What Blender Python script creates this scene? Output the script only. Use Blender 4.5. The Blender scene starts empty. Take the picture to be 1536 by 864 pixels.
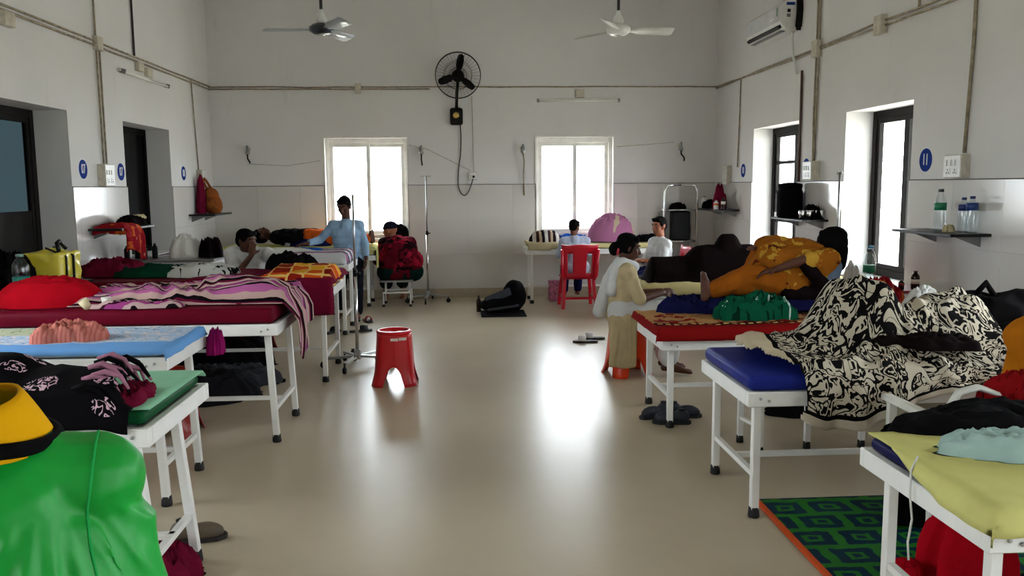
import bpy, bmesh, math, random
import numpy as np
from mathutils import Vector, Matrix, Quaternion
from mathutils import noise as mnoise

scene = bpy.context.scene
col = scene.collection
R = math.radians
random.seed(7)

# ------------------------------------------------------------------ camera
FPX, PIT, YAW, ROL = 1266.6, 0.12069, 0.06051, -0.00815
cam_data = bpy.data.cameras.new('camera')
cam_data.sensor_width = 36.0
cam_data.lens = FPX * 36.0 / 1536.0
cam_data.clip_start = 0.02
cam_data.clip_end = 200
cam = bpy.data.objects.new('camera', cam_data)
col.objects.link(cam)
_fw = Vector((math.sin(YAW) * math.cos(PIT), math.cos(YAW) * math.cos(PIT), -math.sin(PIT)))
_rt = Vector((math.cos(YAW), -math.sin(YAW), 0))
_up = _rt.cross(_fw)
_c, _s = math.cos(ROL), math.sin(ROL)
_r2 = _rt * _c + _up * _s
_u2 = _up * _c - _rt * _s
_m = Matrix((_r2, _u2, -_fw)).transposed().to_4x4()
_m.translation = Vector((0, 0, 1.6))
cam.matrix_world = _m
scene.camera = cam

# ------------------------------------------------------------------ world, exposure
world = bpy.data.worlds.new('world')
scene.world = world
world.use_nodes = True
_bg = world.node_tree.nodes['Background']
_bg.inputs['Color'].default_value = (0.89, 0.95, 1.0, 1)
_bg.inputs['Strength'].default_value = 7.0
scene.view_settings.view_transform = 'Standard'
scene.view_settings.look = 'None'
scene.view_settings.gamma = 1.0
scene.view_settings.use_curve_mapping = False
scene.view_settings.exposure = 1.62
scene.cycles.max_bounces = 12
scene.cycles.diffuse_bounces = 7
scene.cycles.glossy_bounces = 4
scene.cycles.transparent_max_bounces = 12
scene.cycles.caustics_reflective = False
scene.cycles.caustics_refractive = False
scene.cycles.use_denoising = True
scene.cycles.sample_clamp_indirect = 8.0

# room dimensions
XL, XR, YF, YB, ZC = -3.44, 3.70, 12.13, -3.2, 4.7
WT = 0.36       # wall thickness


def portal(name, loc, rot, sx, sy):
    d = bpy.data.lights.new(name, 'AREA')
    d.shape = 'RECTANGLE'
    d.size, d.size_y = sx, sy
    d.cycles.is_portal = True
    o = bpy.data.objects.new(name, d)
    o.location = loc
    o.rotation_euler = rot
    col.objects.link(o)


# openings: (lo, hi, zlo, zhi) along the wall
FAR_OPEN = [(-1.885, -0.734, 0.87, 2.28), (1.094, 2.204, 0.87, 2.28)]
LEFT_OPEN = [(9.03, 10.42, 0.86, 2.29), (6.40, 7.79, 0.86, 2.29), (3.4, 4.8, 0.86, 2.29), (0.4, 1.8, 0.86, 2.29), (-2.4, -1.0, 0.86, 2.29)]
RIGHT_OPEN = [(9.11, 10.56, 0.72, 2.28), (6.79, 8.0, 0.72, 2.27), (2.9, 4.3, 0.72, 2.28), (-0.2, 1.2, 0.72, 2.28), (-2.6, -1.3, 0.72, 2.28)]
BACK_OPEN = []
for i, (a, b, z0, z1) in enumerate(FAR_OPEN):
    portal('window_light', ((a + b) / 2, YF + WT, (z0 + z1) / 2), (R(-90), 0, 0), b - a, z1 - z0)
for i, (a, b, z0, z1) in enumerate(BACK_OPEN):
    portal('window_light', ((a + b) / 2, YB - WT, (z0 + z1) / 2), (R(90), 0, 0), b - a, z1 - z0)
for i, (a, b, z0, z1) in enumerate(LEFT_OPEN[1:]):
    portal('window_light', (XL - WT, (a + b) / 2, (z0 + z1) / 2), (R(90), 0, R(-90)), b - a, z1 - z0)
for i, (a, b, z0, z1) in enumerate(RIGHT_OPEN):
    portal('window_light', (XR + WT, (a + b) / 2, (z0 + z1) / 2), (R(90), 0, R(90)), b - a, z1 - z0)

# ------------------------------------------------------------------ materials
MATS = {}


def srgb(r, g, b):
    f = lambda c: c / 12.92 if c <= 0.04045 else ((c + 0.055) / 1.055) ** 2.4
    return (f(r / 255), f(g / 255), f(b / 255), 1)


class NT:
    """tiny node-tree helper"""
    def __init__(s, name):
        s.m = bpy.data.materials.new(name)
        s.m.use_nodes = True
        s.t = s.m.node_tree
        s.p = s.t.nodes['Principled BSDF']

    def n(s, typ, **kw):
        nd = s.t.nodes.new('ShaderNode' + typ)
        for k, v in kw.items():
            setattr(nd, k, v)
        return nd

    def l(s, a, b):
        s.t.links.new(a, b)

    def coord(s, kind='Object', scale=(1, 1, 1), rot=(0, 0, 0), loc=(0, 0, 0)):
        c = s.n('TexCoord')
        mp = s.n('Mapping')
        mp.inputs['Scale'].default_value = scale
        mp.inputs['Rotation'].default_value = rot
        mp.inputs['Location'].default_value = loc
        s.l(c.outputs[kind], mp.inputs['Vector'])
        return mp.outputs['Vector']

    def noise(s, vec, scale, detail=3, rough=0.5, dist=0.0):
        nd = s.n('TexNoise')
        nd.inputs['Scale'].default_value = scale
        nd.inputs['Detail'].default_value = detail
        nd.inputs['Roughness'].default_value = rough
        nd.inputs['Distortion'].default_value = dist
        s.l(vec, nd.inputs['Vector'])
        return nd.outputs['Fac']

    def math(s, op, a, b=None, clamp=False):
        nd = s.n('Math', operation=op)
        nd.use_clamp = clamp
        for i, v in enumerate((a, b)):
            if v is None:
                continue
            if isinstance(v, (int, float)):
                nd.inputs[i].default_value = v
            else:
                s.l(v, nd.inputs[i])
        return nd.outputs[0]

    def ramp(s, fac, stops, mode='LINEAR'):
        nd = s.n('ValToRGB')
        cr = nd.color_ramp
        cr.interpolation = mode
        while len(cr.elements) < len(stops):
            cr.elements.new(0.5)
        for e, (p, c) in zip(cr.elements, stops):
            e.position = p
            e.color = c
        s.l(fac, nd.inputs['Fac'])
        return nd.outputs['Color']

    def mix(s, fac, a, b):
        nd = s.n('Mix', data_type='RGBA')
        if isinstance(fac, (int, float)):
            nd.inputs[0].default_value = fac
        else:
            s.l(fac, nd.inputs[0])
        for i, v in ((6, a), (7, b)):
            if isinstance(v, tuple):
                nd.inputs[i].default_value = v
            else:
                s.l(v, nd.inputs[i])
        return nd.outputs[2]

    def base(s, v):
        if isinstance(v, tuple):
            s.p.inputs['Base Color'].default_value = v
        else:
            s.l(v, s.p.inputs['Base Color'])

    def set(s, **kw):
        for k, v in kw.items():
            k = {'rough': 'Roughness', 'metal': 'Metallic', 'spec': 'Specular IOR Level', 'sheen': 'Sheen Weight',
                 'coat': 'Coat Weight', 'trans': 'Transmission Weight', 'ior': 'IOR', 'alpha': 'Alpha'}[k]
            if isinstance(v, (int, float)):
                s.p.inputs[k].default_value = v
            else:
                s.l(v, s.p.inputs[k])

    def bump(s, h, strength=0.3, dist=0.01):
        b = s.n('Bump')
        b.inputs['Strength'].default_value = strength
        b.inputs['Distance'].default_value = dist
        s.l(h, b.inputs['Height'])
        s.l(b.outputs['Normal'], s.p.inputs['Normal'])


def plain(name, rgb, rough=0.5, metal=0.0, spec=0.5, var=0.12, scale=6.0, bump=0.0, bscale=60, coat=0.0):
    if name in MATS:
        return MATS[name]
    t = NT(name)
    c = srgb(*rgb)
    v = t.coord('Object')
    n = t.noise(v, scale, 4, 0.6)
    lo = tuple(x * (1 - var) for x in c[:3]) + (1,)
    hi = tuple(min(1, x * (1 + var)) for x in c[:3]) + (1,)
    t.base(t.ramp(n, [(0.3, lo), (0.7, hi)]))
    t.set(rough=rough, metal=metal, spec=spec, coat=coat)
    if bump:
        t.bump(t.noise(v, bscale, 3), bump, 0.004)
    MATS[name] = t.m
    return t.m


def cloth(name, rgb, var=0.15, rough=0.9, scale=9.0, weave=350, bump=0.25):
    """plain woven fabric"""
    if name in MATS:
        return MATS[name]
    t = NT(name)
    c = tuple(x * 0.78 for x in srgb(*rgb)[:3]) + (1,)
    v = t.coord('Object')
    n = t.noise(v, scale, 5, 0.6)
    lo = tuple(x * (1 - var) for x in c[:3]) + (1,)
    hi = tuple(min(1, x * (1 + var)) for x in c[:3]) + (1,)
    t.base(t.ramp(n, [(0.3, lo), (0.7, hi)]))
    t.set(rough=rough, spec=0.04)
    t.bump(t.noise(v, weave, 2), bump, 0.002)
    MATS[name] = t.m
    return t.m


# ------------------------------------------------------------------ objects
WLOC = {}


def tag(o, label=None, cat=None, group=None, kind=None):
    if label:
        o['label'] = label
    if cat:
        o['category'] = cat
    if group:
        o['group'] = group
    if kind:
        o['kind'] = kind
    return o


def thing(name, label, cat, loc, group=None):
    o = bpy.data.objects.new(name, None)
    o.empty_display_size = 0.1
    col.objects.link(o)
    o.location = loc
    WLOC[o] = Vector(loc)
    return tag(o, label, cat, group)


def link(name, me, mat, parent=None, origin=None):
    """me holds world coordinates; re-origin it below its parent (or at its own base)"""
    n = len(me.vertices)
    co = np.empty(n * 3, dtype=np.float32)
    me.vertices.foreach_get('co', co)
    co = co.reshape(-1, 3)
    if parent is not None:
        org = WLOC[parent]
    elif origin is not None:
        org = Vector(origin)
    else:
        lo, hi = co.min(0), co.max(0)
        org = Vector(((lo[0] + hi[0]) / 2, (lo[1] + hi[1]) / 2, lo[2]))
    co -= np.array(org, dtype=np.float32)
    me.vertices.foreach_set('co', co.ravel())
    me.update()
    o = bpy.data.objects.new(name, me)
    col.objects.link(o)
    mats = mat if isinstance(mat, (list, tuple)) else [mat]
    me.materials.clear()
    for m in mats:
        me.materials.append(m)
    if parent is not None:
        o.parent = parent
    else:
        o.location = org
    WLOC[o] = org
    return o


class MB:
    def __init__(s):
        s.v, s.f, s.mi, s.sm = [], [], [], []

    def add(s, vs, fs, mi=0, smooth=False):
        b = len(s.v)
        s.v += [tuple(x) for x in vs]
        for f in fs:
            s.f.append(tuple(b + i for i in f))
            s.mi.append(mi)
            s.sm.append(smooth)
        return s

    def box(s, lo, hi, mi=0, rot=None, piv=None):
        (a, b, c), (d, e, f) = lo, hi
        vs = [Vector(q) for q in ((a, b, c), (d, b, c), (d, e, c), (a, e, c), (a, b, f), (d, b, f), (d, e, f), (a, e, f))]
        if rot is not None:
            p = Vector(piv) if piv is not None else (Vector(lo) + Vector(hi)) / 2
            vs = [rot @ (q - p) + p for q in vs]
        return s.add(vs, [(0, 3, 2, 1), (4, 5, 6, 7), (0, 1, 5, 4), (1, 2, 6, 5), (2, 3, 7, 6), (3, 0, 4, 7)], mi)

    def bar(s, p, q, w, h, mi=0, up=(0, 0, 1)):
        """rectangular bar from p to q"""
        p, q = Vector(p), Vector(q)
        d = (q - p).normalized()
        u = Vector(up)
        if abs(d.dot(u)) > 0.98:
            u = Vector((0, 1, 0))
        r = d.cross(u).normalized()
        u = r.cross(d).normalized()
        vs = []
        for e in (p, q):
            for (i, j) in ((-1, -1), (1, -1), (1, 1), (-1, 1)):
                vs.append(e + r * (i * w / 2) + u * (j * h / 2))
        return s.add(vs, [(3, 2, 1, 0), (4, 5, 6, 7), (0, 1, 5, 4), (1, 2, 6, 5), (2, 3, 7, 6), (3, 0, 4, 7)], mi)

    def tube(s, pts, r, n=8, mi=0, caps=True, closed=False, flat=None):
        pts = [Vector(p) for p in pts]
        k = len(pts)
        rr = r if isinstance(r, (list, tuple)) else [r] * k
        prev = None
        vs = []
        for i in range(k):
            if closed:
                d = pts[(i + 1) % k] - pts[i - 1]
            else:
                d = pts[min(i + 1, k - 1)] - pts[max(i - 1, 0)]
            d.normalize()
            if prev is None:
                a = Vector((0, 0, 1)) if abs(d.z) < 0.9 else Vector((1, 0, 0))
                u = d.cross(a).normalized()
            else:
                u = (prev - d * prev.dot(d)).normalized()
            prev = u
            w = d.cross(u)
            for j in range(n):
                t = 2 * math.pi * j / n
                fy = 1 if flat is None else flat
                vs.append(pts[i] + (u * math.cos(t) + w * math.sin(t) * fy) * rr[i])
        fs = []
        for i in range(k if closed else k - 1):
            for j in range(n):
                a, b = i * n + j, i * n + (j + 1) % n
                i2 = (i + 1) % k
                fs.append((a, b, i2 * n + (j + 1) % n, i2 * n + j))
        s.add(vs, fs, mi, True)
        if caps and not closed:
            b = len(s.v) - len(vs)
            s.f.append(tuple(b + j for j in reversed(range(n))))
            s.f.append(tuple(b + (k - 1) * n + j for j in range(n)))
            s.mi += [mi, mi]
            s.sm += [False, False]
        return s

    def lathe(s, prof, c=(0, 0, 0), n=16, mi=0, axis=None, smooth=True):
        """prof: [(r, h)...] bottom to top around z (or axis)"""
        c = Vector(c)
        q = Vector((0, 0, 1)).rotation_difference(Vector(axis)) if axis is not None else Quaternion()
        vs, fs = [], []
        for (r, h) in prof:
            for j in range(n):
                t = 2 * math.pi * j / n
                vs.append(c + q @ Vector((r * math.cos(t), r * math.sin(t), h)))
        for i in range(len(prof) - 1):
            for j in range(n):
                fs.append((i * n + j, i * n + (j + 1) % n, (i + 1) * n + (j + 1) % n, (i + 1) * n + j))
        s.add(vs, fs, mi, smooth)
        b = len(s.v) - len(vs)
        s.f.append(tuple(b + j for j in reversed(range(n))))
        s.f.append(tuple(b + (len(prof) - 1) * n + j for j in range(n)))
        s.mi += [mi, mi]
        s.sm += [False, False]
        return s

    def ell(s, c, r, n=12, m=8, rot=None, mi=0):
        c = Vector(c)
        vs, fs = [], []
        for i in range(m + 1):
            p = math.pi * i / m
            for j in range(n):
                t = 2 * math.pi * j / n
                q = Vector((r[0] * math.sin(p) * math.cos(t), r[1] * math.sin(p) * math.sin(t), -r[2] * math.cos(p)))
                if rot is not None:
                    q = rot @ q
                vs.append(c + q)
        for i in range(m):
            for j in range(n):
                fs.append((i * n + j, i * n + (j + 1) % n, (i + 1) * n + (j + 1) % n, (i + 1) * n + j))
        return s.add(vs, fs, mi, True)

    def cap(s, p, r0, q, r1, n=10):
        """tapered capsule (closed), for remeshed bodies"""
        p, q = Vector(p), Vector(q)
        d = q - p
        if d.length < 1e-5:
            return s.ell(p, (r0, r0, r0))
        d.normalize()
        prof = []
        L = (q - p).length
        for i in range(4):
            a = math.pi / 2 * i / 3.5
            prof.append((r0 * math.sin(a) + 1e-4, -r0 * math.cos(a)))
        for i in range(4):
            a = math.pi / 2 * (i + 0.5) / 3.5
            prof.append((r1 * math.cos(a) + 1e-4, L + r1 * math.sin(a)))
        return s.lathe(prof, p, n, axis=d)

    def prism(s, pts, axis, lo, hi, mi=0):
        """polygon pts (2D, counter-clockwise) extruded along axis 'x','y' or 'z'"""
        n = len(pts)
        mk = {'x': lambda a, b, h: (h, a, b), 'y': lambda a, b, h: (a, h, b), 'z': lambda a, b, h: (a, b, h)}[axis]
        vs = [mk(a, b, lo) for a, b in pts] + [mk(a, b, hi) for a, b in pts]
        fs = [tuple(reversed(range(n))), tuple(range(n, 2 * n))]
        fs += [(i, (i + 1) % n, n + (i + 1) % n, n + i) for i in range(n)]
        return s.add(vs, fs, mi)

    def mesh(s, name='m', weld=False):
        me = bpy.data.meshes.new(name)
        me.from_pydata(s.v, [], s.f)
        me.polygons.foreach_set('material_index', s.mi)
        me.polygons.foreach_set('use_smooth', s.sm)
        bm = bmesh.new()
        bm.from_mesh(me)
        if weld:
            bmesh.ops.remove_doubles(bm, verts=bm.verts, dist=1e-5)
        bmesh.ops.recalc_face_normals(bm, faces=bm.faces)
        bm.to_mesh(me)
        bm.free()
        return me

    def build(s, name, mat, parent=None, bevel=0.0, origin=None, seg=1, weld=False):
        o = link(name, s.mesh(name, weld), mat, parent, origin)
        if bevel:
            b = o.modifiers.new('bevel', 'BEVEL')
            b.width = bevel
            b.segments = seg
            b.limit_method = 'ANGLE'
            b.angle_limit = R(40)
        return o


def nz(x, y=0.0, z=0.0):
    return mnoise.noise(Vector((x, y, z)))


def ridge(x, y, z=0.0):
    return 1 - 2 * abs(mnoise.noise(Vector((x, y, z))))


def apply_mods(o):
    dg = bpy.context.evaluated_depsgraph_get()
    me = bpy.data.meshes.new_from_object(o.evaluated_get(dg))
    old = o.data
    o.modifiers.clear()
    o.data = me
    return o


def remesh(mb, voxel, smooth=4, disp=None):
    """voxel-union the overlapping closed shells of mb into one continuous skin"""
    me = mb.mesh('tmp')
    o = bpy.data.objects.new('tmp', me)
    col.objects.link(o)
    r = o.modifiers.new('r', 'REMESH')
    r.mode = 'VOXEL'
    r.voxel_size = voxel
    r.use_smooth_shade = True
    if smooth:
        sm = o.modifiers.new('s', 'SMOOTH')
        sm.factor = 0.5
        sm.iterations = smooth
    dg = bpy.context.evaluated_depsgraph_get()
    out = bpy.data.meshes.new_from_object(o.evaluated_get(dg))
    bpy.data.objects.remove(o)
    if disp:
        n = len(out.vertices)
        co = np.empty(n * 3, dtype=np.float32)
        no = np.empty(n * 3, dtype=np.float32)
        out.vertices.foreach_get('co', co)
        out.vertices.foreach_get('normal', no)
        co, no = co.reshape(-1, 3), no.reshape(-1, 3)
        d = np.array([disp(*map(float, c)) for c in co], dtype=np.float32)
        co += no * d[:, None]
        out.vertices.foreach_set('co', co.ravel())
    out.polygons.foreach_set('use_smooth', [True] * len(out.polygons))
    out.update()
    return out
# ================================================================== materials of the setting
def mat_wall():
    t = NT('painted_wall')
    v = t.coord('Object')
    a = t.noise(v, 0.7, 5, 0.6)
    b = t.noise(t.coord('Object', (3, 3, 0.5)), 1.4, 5, 0.65)
    c1 = t.ramp(a, [(0.3, srgb(211, 210, 209)), (0.7, srgb(221, 220, 220))])
    c2 = t.mix(t.ramp(b, [(0.62, (0, 0, 0, 1)), (0.85, (0.35, 0.35, 0.35, 1))]), c1, srgb(168, 160, 144))
    t.base(c2)
    t.set(rough=0.75, spec=0.3)
    t.bump(t.noise(v, 30, 4), 0.08, 0.01)
    return t.m


def mat_tile():
    t = NT('glazed_wall_tile')
    v = t.coord('Object')
    a = t.noise(v, 1.2, 3)
    t.base(t.ramp(a, [(0.3, srgb(200, 197, 193)), (0.7, srgb(209, 206, 202))]))
    t.set(rough=0.14, spec=0.4)
    return t.m


def mat_floor():
    t = NT('polished_floor')
    v = t.coord('Object')
    a = t.noise(v, 0.8, 6, 0.65)
    b = t.noise(v, 160, 2, 0.5)
    c = t.ramp(a, [(0.3, srgb(176, 163, 140)), (0.7, srgb(190, 178, 156))])
    c = t.mix(t.math('MULTIPLY', b, 0.16), c, srgb(120, 108, 88))
    t.base(c)
    r = t.ramp(t.noise(v, 2.2, 5, 0.6), [(0.3, (0.285,) * 3 + (1,)), (0.75, (0.33,) * 3 + (1,))])
    t.set(rough=r, spec=0.5)
    return t.m


def mat_glass(name, tint, refl=0.06, rough=0.02):
    t = NT(name)
    tr = t.n('BsdfTransparent')
    tr.inputs['Color'].default_value = tint
    gl = t.n('BsdfGlossy')
    gl.inputs['Roughness'].default_value = rough
    lw = t.n('LayerWeight')
    fac = t.math('ADD', t.math('MULTIPLY', t.math('POWER', lw.outputs['Facing'], 5.0), 0.5), refl * 0.6)
    mx = t.n('MixShader')
    t.l(fac, mx.inputs[0])
    t.l(tr.outputs[0], mx.inputs[1])
    t.l(gl.outputs[0], mx.inputs[2])
    t.l(mx.outputs[0], t.t.nodes['Material Output'].inputs['Surface'])
    return t.m


M_WALL, M_TILE, M_FLOOR = mat_wall(), mat_tile(), mat_floor()
M_GLASS = mat_glass('clear_glass', (0.97, 0.98, 0.98, 1))
M_SHADED_TEAL = mat_glass('shaded_teal_glass', (0.050, 0.064, 0.068, 1))  # glass is teal; its darkness stands in for the shade outside
M_CEIL = plain('ceiling_paint', (214, 212, 204), 0.8)
M_SKIRT = plain('skirting_tile', (168, 156, 134), 0.3)
M_WHITEF = plain('white_window_frame', (222, 220, 214), 0.35)
M_DARKF = plain('dark_window_frame', (22, 18, 16), 0.6, spec=0.15)
M_DOOR = plain('dark_wood_shutter', (9, 8, 8), 0.7, spec=0.08)
M_CHROME = plain('chrome', (205, 205, 205), 0.18, 1.0, var=0.05)
M_STEEL = plain('brushed_steel', (170, 172, 174), 0.3, 1.0, var=0.08)
M_BLACKP = plain('black_plastic', (11, 11, 12), 0.5, spec=0.2)
M_WHITEP = plain('white_plastic', (220, 220, 216), 0.35)
M_GREYP = plain('grey_plastic', (120, 120, 120), 0.4)
M_COND = plain('grimy_conduit', (150, 138, 116), 0.6, var=0.45, scale=14)
M_WIRE = plain('dark_cable', (38, 32, 28), 0.55)
M_PAINTW = plain('white_enamel', (226, 226, 224), 0.3, var=0.05)
M_RUBBER = plain('black_rubber', (14, 13, 13), 0.7)


def struct(name, mb, mat, parent=None, bevel=0.0):
    o = mb.build(name, mat, parent, bevel)
    if parent is None:
        o['kind'] = 'structure'
    return o


def wall_boxes(mb, axis, a0, a1, fixed0, fixed1, z1, opens):
    """solid wall with rectangular openings, as adjoining blocks"""
    def b(u0, u1, za, zb):
        if u1 - u0 < 1e-4 or zb - za < 1e-4:
            return
        if axis == 'x':
            mb.box((u0, fixed0, za), (u1, fixed1, zb))
        else:
            mb.box((fixed0, u0, za), (fixed1, u1, zb))
    cur = a0
    for (lo, hi, zl, zh) in sorted(opens):
        b(cur, lo, 0, z1)
        b(lo, hi, 0, zl)
        b(lo, hi, zh, z1)
        cur = hi
    b(cur, a1, 0, z1)


mb = MB().box((XL - WT, YB - WT, -0.1), (XR + WT, YF + WT, 0))
floor = struct('floor', mb, M_FLOOR)
mb = MB().box((XL - WT, YB - WT, ZC), (XR + WT, YF + WT, ZC + 0.1))
struct('ceiling', mb, M_CEIL)
mb = MB(); wall_boxes(mb, 'x', XL - WT, XR + WT, YF, YF + WT, ZC, FAR_OPEN)
wall_far = struct('wall_far', mb, M_WALL)
mb = MB(); wall_boxes(mb, 'x', XL - WT, XR + WT, YB - WT, YB, ZC, BACK_OPEN)
wall_back = struct('wall_back', mb, M_WALL)
mb = MB(); wall_boxes(mb, 'y', YB, YF, XL - WT, XL, ZC, LEFT_OPEN)
wall_left = struct('wall_left', mb, M_WALL)
mb = MB(); wall_boxes(mb, 'y', YB, YF, XR, XR + WT, ZC, RIGHT_OPEN)
wall_right = struct('wall_right', mb, M_WALL)

# ---- dado tiles, each one a piece of its wall
TZ0, TZ1, TT, GAP = 0.136, 1.615, 0.012, 0.0016
_tile_mesh = {}


def tile(parent, lo, hi):
    size = tuple(round(hi[i] - lo[i], 4) for i in range(3))
    if min(size) <= 0.005:
        return
    if size not in _tile_mesh:
        s = [x / 2 for x in size]
        me = MB().box((-s[0], -s[1], -s[2]), (s[0], s[1], s[2])).mesh('tile')
        me.materials.append(M_TILE)
        _tile_mesh[size] = me
    o = bpy.data.objects.new('tile', _tile_mesh[size])
    col.objects.link(o)
    o.parent = parent
    c = Vector([(lo[i] + hi[i]) / 2 for i in range(3)])
    o.location = c - WLOC[parent]
    WLOC[o] = c


def dado(parent, axis, a0, a1, f0, f1, opens, tw=0.6, rows=3):
    rh = (TZ1 - TZ0) / rows
    n = int(math.ceil((a1 - a0) / tw))
    for i in range(n):
        u0, u1 = a0 + i * tw, min(a1, a0 + (i + 1) * tw)
        for r in range(rows):
            z0, z1 = TZ0 + r * rh, TZ0 + (r + 1) * rh
            spans = [(u0, u1, z0, z1)]
            for (lo, hi, zl, zh) in opens:
                new = []
                for (p, q, za, zb) in spans:
                    if hi <= p or lo >= q or zl >= zb:
                        new.append((p, q, za, zb))
                        continue
                    if lo > p:
                        new.append((p, lo, za, zb))
                    if hi < q:
                        new.append((hi, q, za, zb))
                    if zl > za:
                        new.append((max(p, lo), min(q, hi), za, zl))
                spans = new
            for (p, q, za, zb) in spans:
                p, q, za, zb = p + GAP / 2, q - GAP / 2, za + GAP / 2, zb - GAP / 2
                if q - p < 0.02 or zb - za < 0.02:
                    continue
                if axis == 'x':
                    tile(parent, (p, f0, za), (q, f1, zb))
                else:
                    tile(parent, (f0, p, za), (f1, q, zb))


dado(wall_far, 'x', XL, XR, YF - TT, YF, FAR_OPEN)
dado(wall_left, 'y', 4.9, YF - TT, XL, XL + TT, LEFT_OPEN)
dado(wall_right, 'y', 4.35, YF - TT, XR - TT, XR, RIGHT_OPEN)
# dark grime line along the top edge of the tiles
M_EDGE = plain('grimy_tile_edge', (84, 78, 68), 0.7, var=0.5, scale=9)


def dado_edge(parent, axis, a0, a1, f0, f1, opens):
    cur = a0
    for (lo, hi, _z0, _z1) in sorted(opens) + [(a1, a1, 0, 0)]:
        p, q = max(cur, a0), min(lo, a1)
        if q - p > 0.05:
            if axis == 'x':
                MB().box((p, f0, TZ1), (q, f1, TZ1 + 0.008)).build('dado_edge', M_EDGE, parent)
            else:
                MB().box((f0, p, TZ1), (f1, q, TZ1 + 0.008)).build('dado_edge', M_EDGE, parent)
        cur = max(cur, hi)


dado_edge(wall_far, 'x', XL, XR, YF - TT, YF, FAR_OPEN)
dado_edge(wall_left, 'y', 4.9, YF - TT, XL, XL + TT, LEFT_OPEN)
dado_edge(wall_right, 'y', 4.35, YF - TT, XR - TT, XR, RIGHT_OPEN)
# skirting
mb = MB().box((XL, YF - 0.018, 0), (XR, YF, TZ0)); struct('baseboard_far', mb, M_SKIRT)
mb = MB().box((XL, YB, 0), (XL + 0.018, YF - 0.018, TZ0)); struct('baseboard_left', mb, M_SKIRT)
mb = MB().box((XR - 0.018, YB, 0), (XR, YF - 0.018, TZ0)); struct('baseboard_right', mb, M_SKIRT)


# ---- far windows: white sliding frames
def far_window(name, a, b, z0, z1):
    y = YF + 0.16
    fr = MB()
    w = 0.05
    for lo, hi in (((a, y - 0.05, z0), (a + w, y + 0.05, z1)), ((b - w, y - 0.05, z0), (b, y + 0.05, z1)),
                   ((a + w, y - 0.05, z0), (b - w, y + 0.05, z0 + w)), ((a + w, y - 0.05, z1 - 0.07), (b - w, y + 0.05, z1))):
        fr.box(lo, hi)
    root = struct(name, fr, M_WHITEF, bevel=0.004)
    m = (a + b) / 2 + 0.02
    for k, (p, q, yy) in enumerate(((a + w, m + 0.02, y - 0.015), (m - 0.02, b - w, y + 0.02))):
        sa = MB()
        t = 0.05
        za, zb = z0 + w, z1 - 0.07
        sa.box((p, yy - 0.014, za), (p + t, yy + 0.014, zb)).box((q - t, yy - 0.014, za), (q, yy + 0.014, zb))
        sa.box((p + t, yy - 0.014, za), (q - t, yy + 0.014, za + t)).box((p + t, yy - 0.014, zb - t), (q - t, yy + 0.014, zb))
        so = sa.build('sash', M_WHITEF, root)
        MB().box((p + t, yy - 0.003, za + t), (q - t, yy + 0.003, zb - t)).build('pane', M_GLASS, so)
    # plaster surround proud of the wall
    sr = MB()
    for lo, hi in (((a - 0.02, YF - 0.012, z1), (b + 0.02, YF + 0.002, z1 + 0.025)),
                   ((a - 0.022, YF - 0.012, z0), (a, YF + 0.002, z1)), ((b, YF - 0.012, z0), (b + 0.012, YF + 0.002, z1))):
        sr.box(lo, hi)
    sr.build('surround', M_WHITEF, root)
    MB().box((a, YF - 0.03, z0 - 0.03), (b, YF + 0.1, z0)).build('sill', M_WHITEF, root, 0.004)


far_window('window_1', *FAR_OPEN[0])
far_window('window_2', *FAR_OPEN[1])


def side_window(name, xin, xd, a, b, z0, z1, mats, stiles=1, bars=(), panel=None, fw=0.07, glass=M_GLASS):
    """xin: frame plane; xd: half depth; dark frame with casements"""
    fr = MB()
    for lo, hi in (((xin - xd, a, z0), (xin + xd, a + fw, z1)), ((xin - xd, b - fw, z0), (xin + xd, b, z1)),
                   ((xin - xd, a + fw, z0), (xin + xd, b - fw, z0 + fw)), ((xin - xd, a + fw, z1 - fw), (xin + xd, b - fw, z1))):
        fr.box(lo, hi)
    root = struct(name, fr, mats, bevel=0.004)
    n = stiles + 1
    w = (b - a - 2 * fw) / n
    for i in range(n):
        p, q = a + fw + i * w, a + fw + (i + 1) * w
        t = 0.045
        sa = MB()
        za, zb = z0 + fw, z1 - fw
        d = xd * 0.6
        sa.box((xin - d, p, za), (xin + d, p + t, zb)).box((xin - d, q - t, za), (xin + d, q, zb))
        sa.box((xin - d, p + t, za), (xin + d, q - t, za + t)).box((xin - d, p + t, zb - t), (xin + d, q - t, zb))
        zs = [za + t]
        for f in bars:
            z = za + (zb - za) * f
            sa.box((xin - d * 0.8, p + t, z - 0.02), (xin + d * 0.8, q - t, z + 0.02))
            zs += [z - 0.02, z + 0.02]
        zs.append(zb - t)
        so = sa.build('casement', mats, root)
        for j in range(0, len(zs), 2):
            if panel is not None and j < panel * 2:
                MB().box((xin - 0.012, p + t, zs[j]), (xin + 0.012, q - t, zs[j + 1])).build('panel', mats, so)
            else:
                MB().box((xin - 0.003, p + t, zs[j]), (xin + 0.003, q - t, zs[j + 1])).build('pane', glass, so)
    return root


side_window('window_3', XR + 0.28, 0.035, *RIGHT_OPEN[0], M_DARKF, 1, (0.25, 0.5, 0.75))
side_window('window_4', XR + 0.30, 0.035, *RIGHT_OPEN[1], M_DARKF, 1, ())
side_window('window_5', XL - 0.32, 0.03, *LEFT_OPEN[1], M_DARKF, 1, (0.36,), panel=1, glass=M_SHADED_TEAL)
for i, o_ in enumerate(LEFT_OPEN[2:]):
    side_window('window_%d' % (7 + i), XL - 0.32, 0.03, *o_, M_DARKF, 1, (0.5,))
for i, o_ in enumerate(RIGHT_OPEN[2:]):
    side_window('window_%d' % (10 + i), XR + 0.30, 0.03, *o_, M_DARKF, 1, (0.5,))
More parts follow.
